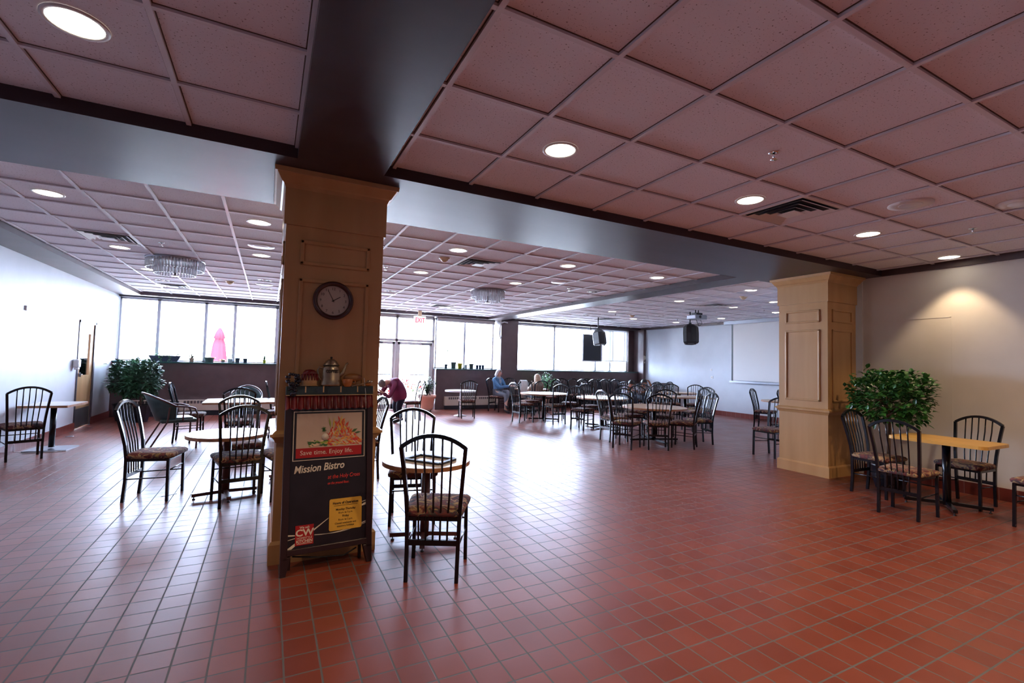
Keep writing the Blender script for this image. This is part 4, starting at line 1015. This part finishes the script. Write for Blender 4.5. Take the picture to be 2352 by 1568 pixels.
# window-ledge pots
def ledge_pot(x, z, r, h, pm, label, plant=None, seed=0, y=13.70, pl='leaf_succ', name='plant_pot', cat='plant pot'):
    t = empty(name, (x, y, z)); tag(t, label, cat, 'pots on the window ledges'); rnd = random.Random(seed)
    MB().lathe([(r*.72,0),(r*.95,h*.85),(r*1.06,h*.86),(r*1.06,h),(r*.92,h),(r*.9,h*.85)], n=18).build('pot', pm, t)
    MB().lathe([(r*.9,h*.84),(r*.9,h*.86)], n=14).build('soil', 'soil', t)
    if plant == 'spiky':
        m = MB()
        for k in range(9):
            a = rnd.uniform(0,2*math.pi); q = rnd.uniform(.03,.15); zz = h+rnd.uniform(.06,.16)
            m.tube([(0,0,h*.8),(q*.5*math.cos(a),q*.5*math.sin(a),h+(zz-h)*.7),(q*math.cos(a),q*math.sin(a),zz)], [.009,.007,.001], n=5)
        m.build('leaves', pl, t)
    if plant == 'stick':
        m = MB(); m.tube([(0,0,h*.8),(.01,0,h+.10),(.015,0,h+.16)], .004, n=5)
        leaves(m, [(.012,0,h+.06+.02*k) for k in range(6)], .05, .010, rnd); m.build('leaves', pl, t)
    if plant == 'tall':
        m = MB()
        for dx, zz in ((-.06,.34),(.03,.44),(.10,.40)): m.tube([(0,0,h*.8),(dx*.5,0,h+zz*.5),(dx,0,h+zz)], [.006,.005,.003], n=5)
        m.build('stem', pl, t); m2 = MB(); leaves(m2, [(-.05,0,h+.10),(-.06,0,h+.14),(-.07,0,h+.2),(-.02,0,h+.45),(.02,0,h+.44)], .12, .022, rnd); m2.build('leaves', pl, t)
    if plant == 'low':
        m = MB(); leaves(m, [(rnd.uniform(-r,r),rnd.uniform(-r*.6,r*.6),h) for k in range(40)], .06, .010, rnd); m.build('leaves', pl, t)
    return t
ZL, ZR = 1.27, 1.225
ledge_pot(-1.66, ZL, .055, .095, 'terracotta', 'small terracotta pot with a spiky plant on the left window ledge', 'spiky', 1)
ledge_pot(-1.30, ZL, .115, .12, 'pot_green', 'wide dark bowl planter on the left window ledge', 'low', 2)
ledge_pot(-1.01, ZL, .05, .07, 'white', 'tiny pale pot beside the white spotted pot on the left ledge', 'low', 12, pl='pot_yellow')
ledge_pot(-.86, ZL, .058, .10, 'white', 'white pot with upright stems before the red parasol on the left ledge', 'stick', 3)
ledge_pot(-.70, ZL, .058, .125, 'pot_dark', 'left of the twin dark square pots on the left ledge', 'stick', 4)
ledge_pot(-.53, ZL, .052, .115, 'pot_dark', 'right of the twin dark square pots on the left ledge', 'stick', 5)
ledge_pot(-.10, ZL, .042, .09, 'pot_yellow', 'small mustard pot with a spiky plant close left of the clock column', 'spiky', 6)
ledge_pot(4.81, ZR, .048, .13, 'pot_dark', 'small dark blue pot with tall bare stems, at the ledge end nearest the doors', 'tall', 7)
ledge_pot(5.05, ZR, .085, .20, 'pot_green', 'tallest empty grey pot on the ledge beside the doors')
ledge_pot(5.26, ZR, .075, .175, 'pot_yellow', 'bright yellow pot on the ledge beside the doors')
ledge_pot(5.46, ZR, .05, .13, 'white', 'white pot fading into the window glare beside the yellow pot')
ledge_pot(5.64, ZR, .075, .165, 'pot_green', 'flared grey-green pot between the white pot and the blue trio')
for i, x in enumerate((5.84, 5.94, 6.04)): ledge_pot(x, ZR, .048, .13, 'pot_blue', ('left','middle','right')[i]+' of the three small blue pots on the right ledge')
t = empty('window_box', (-2.18, 13.68, ZL)); tag(t, 'long dark window box with trailing plants on the left window ledge', 'planter'); rnd = random.Random(8)
vs = []
for hx, hy, z in ((.24,.07,0),(.31,.09,.13)): vs += [(-hx,-hy,z),(hx,-hy,z),(hx,hy,z),(-hx,hy,z)]
MB().add(vs, [(3,2,1,0),(4,5,6,7),(0,1,5,4),(1,2,6,5),(2,3,7,6),(3,0,4,7)]).build('trough', 'pot_dark', t)
MB().box(-.325, .325, -.10, .10, .128, .14).build('rim', 'pot_dark', t)
m = MB(); leaves(m, [(rnd.uniform(-.28,.28),rnd.uniform(-.06,.06),.14+rnd.random()**2*.10) for k in range(190)], .05, .011, rnd)
leaves(m, [(rnd.choice((-.08,.10))+rnd.gauss(0,.02),-.11,.13-rnd.random()*.15) for k in range(60)], .03, .009, rnd, 1.2)
m.build('foliage', 'leaf_light', t)

# ------------------------------------------------------------------ outside, seen through the glass
t = empty('closed_parasol', (-1.62, 20.0, -.06)); tag(t, 'closed red parasol standing outside the left windows', 'parasol')
MB().tube([(0,0,0),(0,0,2.50)], .025, n=8).build('pole', 'white', t)
m = MB(); n = 24
prof = [(.26,.80),(.23,1.3),(.17,1.9),(.12,2.10),(.16,2.14),(.10,2.35),(.03,2.50)]
vs = []; fs = []
for r_, z in prof: vs += [(r_*(1+.18*math.cos(8*2*math.pi*j/n))*math.cos(2*math.pi*j/n), r_*(1+.18*math.cos(8*2*math.pi*j/n))*math.sin(2*math.pi*j/n), z) for j in range(n)]
for i in range(len(prof)-1): fs += [(i*n+j, i*n+(j+1)%n, (i+1)*n+(j+1)%n, (i+1)*n+j) for j in range(n)]
m.add(vs, fs, True).build('folded_canopy', 'umbrella', t)
MB().lathe([(.22,0),(.22,.05),(.04,.09)], n=20).build('base', 'white', t)
for x, y, hz, lb, sd in ((3.9,16.2,.55,'raised white planter of red and green flowers seen through the doors',1),(3.1,15.2,.30,'low planter of red flowers beyond the left glass door',2),(4.9,17.0,.35,'pale flower planter outside the right door leaf',3)):
    t = empty('flower_planter', (x, y, -.06)); tag(t, lb, 'planter', 'flower planters outside the doors'); rnd = random.Random(sd)
    MB().box(-.45,.45,-.18,.18,0,hz).build('trough', 'white', t, bevel=.02)
    m = MB(); leaves(m, [(rnd.uniform(-.42,.42),rnd.uniform(-.15,.15),hz+rnd.random()*.2) for k in range(130)], .10, .022, rnd); m.build('foliage', 'grass', t)
    m = MB()
    for k in range(26): m.ball((rnd.uniform(-.42,.42),rnd.uniform(-.18,.1),hz+.1+rnd.random()*.2), .028, 6, 5)
    m.build('blooms', 'flower_red', t)

# ------------------------------------------------------------------ people
def skinned(name, V, E, rad, m, parent, sub=2):
    me = bpy.data.meshes.new(name); me.from_pydata([tuple(v) for v in V], E, []); me.update(); me.materials.append(MAT[m])
    o = bpy.data.objects.new(name, me); COL.objects.link(o); o.parent = parent
    s = o.modifiers.new('skin', 'SKIN'); s.use_smooth_shade = True
    sv = me.skin_vertices[0].data
    for i, r_ in enumerate(rad):
        sv[i].radius = r_ if isinstance(r_, tuple) else (r_, r_); sv[i].use_root = (i == 0)
    if sub: ss = o.modifiers.new('sub', 'SUBSURF'); ss.levels = sub; ss.render_levels = sub
    return o
def figure(loc, rz, J, label, skin, top, bottom, hair, hairkind, sleeves=True, legcover='knee', coat=None, s=1.0, group=None):
    t = empty('person', loc, R(rz)); t.scale = (s, s, s); tag(t, label, 'person')
    V = []; E = []; Rr = []
    def v(p, r_, prev=None):
        V.append(Vector(p)); Rr.append(r_); i = len(V)-1
        if prev is not None: E.append((prev, i))
        return i
    pel = v(J['pelvis'], .105); sp = v(Vector(J['pelvis']).lerp(Vector(J['chest']), .5), .095, pel); chs = v(J['chest'], .11, sp)
    nk0 = v(Vector(J['chest']).lerp(Vector(J['neck']), .65), .06, chs); nk = v(J['neck'], .045, nk0)
    hd = Vector(J['head']); hdir = (hd-Vector(J['neck'])).normalized()
    face = Vector(J['face']).normalized(); face = (face-hdir*face.dot(hdir)).normalized(); side = face.cross(hdir)
    j1 = v(hd-hdir*.055+face*.012, .062, nk); j2 = v(hd+hdir*.015, .078, j1); j3 = v(hd+hdir*.075, .062, j2)
    hands = []
    for k in ('L','R'):
        sh = v(J['sh'+k], .05, nk0); el = v(J['el'+k], .037, sh); wr = v(J['wr'+k], .025, el)
        W_ = Vector(J['wr'+k]); d = Vector(J.get('hd'+k, W_-Vector(J['el'+k]))).normalized()
        q = d.cross(Vector((0,0,1)));  q = q.normalized() if q.length > .1 else Vector((1,0,0))
        pm = v(W_+d*.05, .026, wr); dn = d.cross(q).normalized()
        if dn.z > 0: dn = -dn
        for f, (ofs, ln) in enumerate(((-.028,.062),(-.010,.075),(.010,.070),(.028,.055))):
            k1 = v(W_+d*.085+q*ofs, .0095, pm); k2 = v(W_+d*(.085+ln*.55)+q*ofs*1.15+dn*.010, .0085, k1); v(W_+d*(.085+ln)+q*ofs*1.15+dn*.030, .007, k2)
        sg_ = 1 if k == 'L' else -1
        th = v(W_+d*.03+q*sg_*.035, .010, pm); v(W_+d*.065+q*sg_*.055+dn*.01, .008, th)
    for k in ('L','R'):
        hp = v(J['hp'+k], .085, pel); kn = v(J['kn'+k], .055, hp); an = v(J['an'+k], .035, kn)
        fd = Vector(J['toe'+k])-Vector(J['an'+k]); v(Vector(J['an'+k])+fd*.55, .032, an) if True else None; v(J['toe'+k], .026, len(V)-1)
    body = skinned('body', V, E, Rr, skin, t, 2)
    # face
    f0 = hd+face*.076
    for sx in (-1, 1):
        MB().ball(f0+side*sx*.030+hdir*.012-face*.006, .010, 8, 6).build('eye', 'white', t)
        MB().ball(f0+side*sx*.030+hdir*.012+face*.003, .005, 8, 6).build('iris', 'ink_black', t)
        MB().ball(hd+side*sx*.078, .018, 8, 6, (.6,1,1.3)).build('ear', skin, t)
    MB().tube([f0+hdir*.012, f0+face*.014-hdir*.018, f0-hdir*.024], [.006,.011,.008], n=8).build('nose', skin, t)
    MB().tube([f0-side*.020-hdir*.048-face*.012, f0-hdir*.050-face*.004, f0+side*.020-hdir*.048-face*.012], .005, n=6).build('mouth', 'flower_red', t)
    # hair shell
    m = MB(); n = 20; rows = 9; vs = []; fs = []
    down = {'bob':-.095, 'long':-.16, 'short':.0, 'crop':-.01}[hairkind]
    for i in range(rows):
        fz = i/(rows-1); z = .118*math.cos(fz*math.pi*.5) if i < 5 else None
        for j in range(n):
            a = 2*math.pi*j/n; ca, sa = math.cos(a), math.sin(a)   # sa>0 towards the face
            lim = down+(.0 if sa < .25 else (sa-.25)*(.16 if hairkind in ('bob','long') else .09)-min(down,0)*(1 if sa > .55 else (sa-.25)/.3))
            zz = .122+(lim-.122)*fz**1.35
            rr = .094*math.sqrt(max(0, 1-max(0, zz-.02)**2/.0108)) if zz > .02 else .094+(.012 if hairkind in ('bob','long') else -.004)*min(1, (.02-zz)/.06)
            p = hd+hdir*zz+side*ca*rr*.97+face*(sa*rr*1.0-.014)
            vs.append(p)
    for i in range(rows-1): fs += [(i*n+j, (i+1)*n+j, (i+1)*n+(j+1)%n, i*n+(j+1)%n) for j in range(n)]
    fs.append(tuple(range(n)))
    m.add(vs, fs, True); h_ = m.build('hair', hair, t); so = h_.modifiers.new('thick', 'SOLIDIFY'); so.thickness = .008; so.offset = -1
    # clothing: top
    V2=[];E2=[];R2=[]
    def u(p, r_, prev=None):
        V2.append(Vector(p)); R2.append(r_); i = len(V2)-1
        if prev is not None: E2.append((prev, i))
        return i
    pv = Vector(J['pelvis']); cv = Vector(J['chest'])
    a0 = u(pv+(pv-cv).normalized()*.03 if not coat else pv-Vector((0,.01,coat)), (.155,.135) if not coat else (.245,.20)); a1 = u(pv.lerp(cv,.45), (.145,.12) if not coat else (.225,.185), a0); a2 = u(cv, (.155,.125) if not coat else (.21,.17), a1)
    a3 = u(cv.lerp(Vector(J['neck']), .62), .075, a2)
    for k in ('L','R'):
        b0 = u(J['sh'+k], .066, a3); b1 = u(J['el'+k], .052, b0)
        if sleeves: u(Vector(J['el'+k]).lerp(Vector(J['wr'+k]), .88), .042, b1)
    skinned('top' if not coat else 'coat', V2, E2, R2, top, t, 2)
    V2=[];E2=[];R2=[]
    a0 = u(pv, .13 if not coat else .09)
    for k in ('L','R'):
        b0 = u(J['hp'+k], .10, a0); b1 = u(J['kn'+k], .072, b0)
        f = .55 if legcover == 'calf' else .97
        u(Vector(J['kn'+k]).lerp(Vector(J['an'+k]), f), .055 if legcover == 'calf' else .05, b1)
    skinned('trousers', V2, E2, R2, bottom, t, 2)
    for k in ('L','R'):
        A = Vector(J['an'+k]); T = Vector(J['toe'+k]); d = (T-A); d.z = d.z
        MB().tube([A-d*.22-Vector((0,0,.012)), A+d*.45-Vector((0,0,.010)), T-Vector((0,0,.002)), T+d.normalized()*.03], [.036,.038,.036,.018], n=10).build('shoe', 'shoe', t)
    return t, hd, hdir, face, side
SIT = dict(pelvis=(0,-.06,.555), chest=(0,-.10,.88), neck=(0,-.07,1.03), head=(0,-.05,1.135), face=(0,1,0),
    shL=(-.165,-.10,.945), shR=(.165,-.10,.945), elL=(-.22,.05,.70), elR=(.22,.05,.70), wrL=(-.12,.27,.735), wrR=(.12,.27,.735),
    hpL=(-.09,.0,.54), hpR=(.09,.0,.54), knL=(-.10,.40,.50), knR=(.10,.40,.50), anL=(-.10,.38,.085), anR=(.10,.38,.085), toeL=(-.10,.53,.035), toeR=(.10,.53,.035))
# white-haired woman, legs crossed
J = dict(SIT); J.update(knL=(-.02,.36,.60), anL=(.14,.44,.24), toeL=(.17,.55,.15), face=(-.15,1,-.05), wrL=(-.34,.20,.765), wrR=(-.20,.26,.765), hdL=(-1,.5,0), hdR=(-1,.4,0),
    hpL=(-.09,.0,.55), head=(0,-.04,1.125), elL=(-.24,.0,.72), elR=(.14,.14,.72))
w_, hd, hdir, face, side = figure((6.12,12.62,0), -163, J, 'seated person with white bobbed hair, glasses and blue cardigan, legs crossed by the brown pillar', 'skin', 'denim', 'greypants', 'hair_white', 'bob', legcover='calf')
MB().tube([hd-side*.075-hdir*.12+face*.02, hd-hdir*.145+face*.075, hd+side*.075-hdir*.12+face*.02, hd-hdir*.12-face*.07], .038, n=10, closed=True).build('scarf', 'scarf', w_)
MB().tube([hd-hdir*.16+face*.085, hd-hdir*.24+face*.105, hd-hdir*.32+face*.11], [.045,.05,.03], n=10).build('scarf_end', 'scarf', w_)
m = MB()
for sx in (-1, 1):
    c = hd+face*.088+side*sx*.031+hdir*.012
    m.tube([c+side*.022*math.cos(a)+hdir*.017*math.sin(a) for a in [2*math.pi*k/14 for k in range(14)]], .0025, n=5, closed=True)
    m.tube([c+side*sx*.022, hd+side*sx*.085+hdir*.015], .002, n=4)
m.build('glasses', 'red', w_)
# blonde person seen from behind
J = dict(SIT); J.update(head=(0,-.04,1.03), neck=(0,-.07,.93), chest=(0,-.08,.80), pelvis=(0,-.02,.52), shL=(-.15,-.08,.86), shR=(.15,-.08,.86), elL=(-.21,.06,.68), elR=(.21,.06,.68), wrL=(-.10,.28,.735), wrR=(.10,.28,.735))
figure((6.82,11.66,0), 0, J, 'seated person with blonde hair seen from behind in an arched chair, tan top', 'skin', 'tanshirt', 'greypants', 'hair_blonde', 'long')
# two sitters in the far corner, leaning on the table
J = dict(SIT); J.update(chest=(0,.12,.76), neck=(0,.20,.86), head=(.0,.26,.93), face=(.3,1,-.9), shL=(-.16,.13,.82), shR=(.16,.13,.82), elL=(-.24,.30,.66), elR=(.24,.30,.66), wrL=(-.10,.44,.74), wrR=(.10,.44,.74), pelvis=(0,-.06,.52))
figure((9.33,10.66,0), 158, J, 'dark-haired person in a pale checked shirt hunched low at a far table', 'skin_tan', 'checked', 'navy', 'hair_dark', 'crop')
J = dict(SIT); J.update(chest=(0,.10,.74), neck=(0,.16,.86), head=(.0,.21,.95), face=(.2,1,-.7), shL=(-.16,.10,.82), shR=(.16,.10,.82), elL=(-.36,.10,.80), elR=(.24,.30,.66), wrL=(-.17,.20,1.02), hdL=(1,.1,.2), wrR=(.10,.44,.72), pelvis=(0,-.06,.52))
figure((9.92,10.82,0), 172, J, 'dark-haired person in a grey shirt with one bare arm bent over the head', 'skin_tan', 'greyshirt', 'navy', 'hair_dark', 'crop', sleeves=False)
# bending man in a maroon coat
J = dict(pelvis=(0,-.08,.66), chest=(0,.11,.85), neck=(0,.24,.89), head=(0,.335,.85), face=(0,.45,-1), shL=(-.17,.15,.86), shR=(.17,.15,.86), elL=(-.21,.30,.56), elR=(.21,.30,.60),
    wrL=(-.14,.44,.68), wrR=(.14,.46,.685), hpL=(-.09,-.08,.60), hpR=(.09,-.08,.60), knL=(-.10,.02,.34), knR=(.10,.0,.34), anL=(-.10,-.05,.085), anR=(.10,-.08,.085), toeL=(-.10,.11,.035), toeR=(.10,.08,.035))
figure((2.70,11.0,0), 104, J, 'grey-haired person in a maroon coat and dark trousers bending over right of the clock column', 'skin', 'maroon', 'navy', 'hair_grey', 'short', coat=.24, s=1.06)

# things on the women's table
t = tag(MB().lathe([(.028,.70),(.034,.81),(.035,.815)], c=(6.66,12.28), n=16).build('paper_cup', 'paper'), 'white paper cup in front of the white-haired sitter', 'cup'); MB().lathe([(.037,.814),(.037,.822),(.033,.828)], c=(6.66,12.28), n=16).build('lid', 'white', t)
t = tag(MB().lathe([(.03,.70),(.032,.84),(.014,.89),(.014,.91)], c=(6.98,12.20), n=16).build('drink_bottle', 'clearplastic'), 'clear bottle with a purple label on the table of the seated women', 'bottle')
MB().lathe([(.0325,.745),(.0335,.82)], c=(6.98,12.20), n=16, capb=False, capt=False).build('label', mat('purple_label', (.35,.08,.45), .5), t); MB().lathe([(.016,.905),(.016,.925)], c=(6.98,12.20), n=12).build('cap', 'white', t)
t = tag(MB().lathe([(.03,.70),(.03,.77)], c=(6.86,12.42), n=14).build('glass_tumbler', 'clearplastic'), 'small clear tumbler on the table of the seated women', 'glass')
# white jacket over the chair back at the far round table
m = MB(); vs = []; n = 11; prof = [(-.03,.50),(-.035,.62),(-.04,.75),(-.045,.86),(-.02,.955),(.03,.985),(.075,.95),(.075,.84),(.06,.70),(.05,.58)]
for i in range(n):
    x = -.03+.20*i/(n-1); wv = .008*math.sin(i*2.1)
    for y, z in prof: vs.append((x+.010*math.sin(z*20), y+wv, z))
K = len(prof); m.add(vs, [(i*K+j, i*K+j+1, (i+1)*K+j+1, (i+1)*K+j) for i in range(n-1) for j in range(K-1)], True)
m.tf(Matrix.Translation((6.23,10.98+.27,.0)) @ Matrix.Rotation(math.pi, 4, 'Z'))
j_ = tag(m.build('white_jacket', 'paper'), 'white jacket draped over a chair back at the far round table', 'jacket'); so = j_.modifiers.new('t', 'SOLIDIFY'); so.thickness = .008
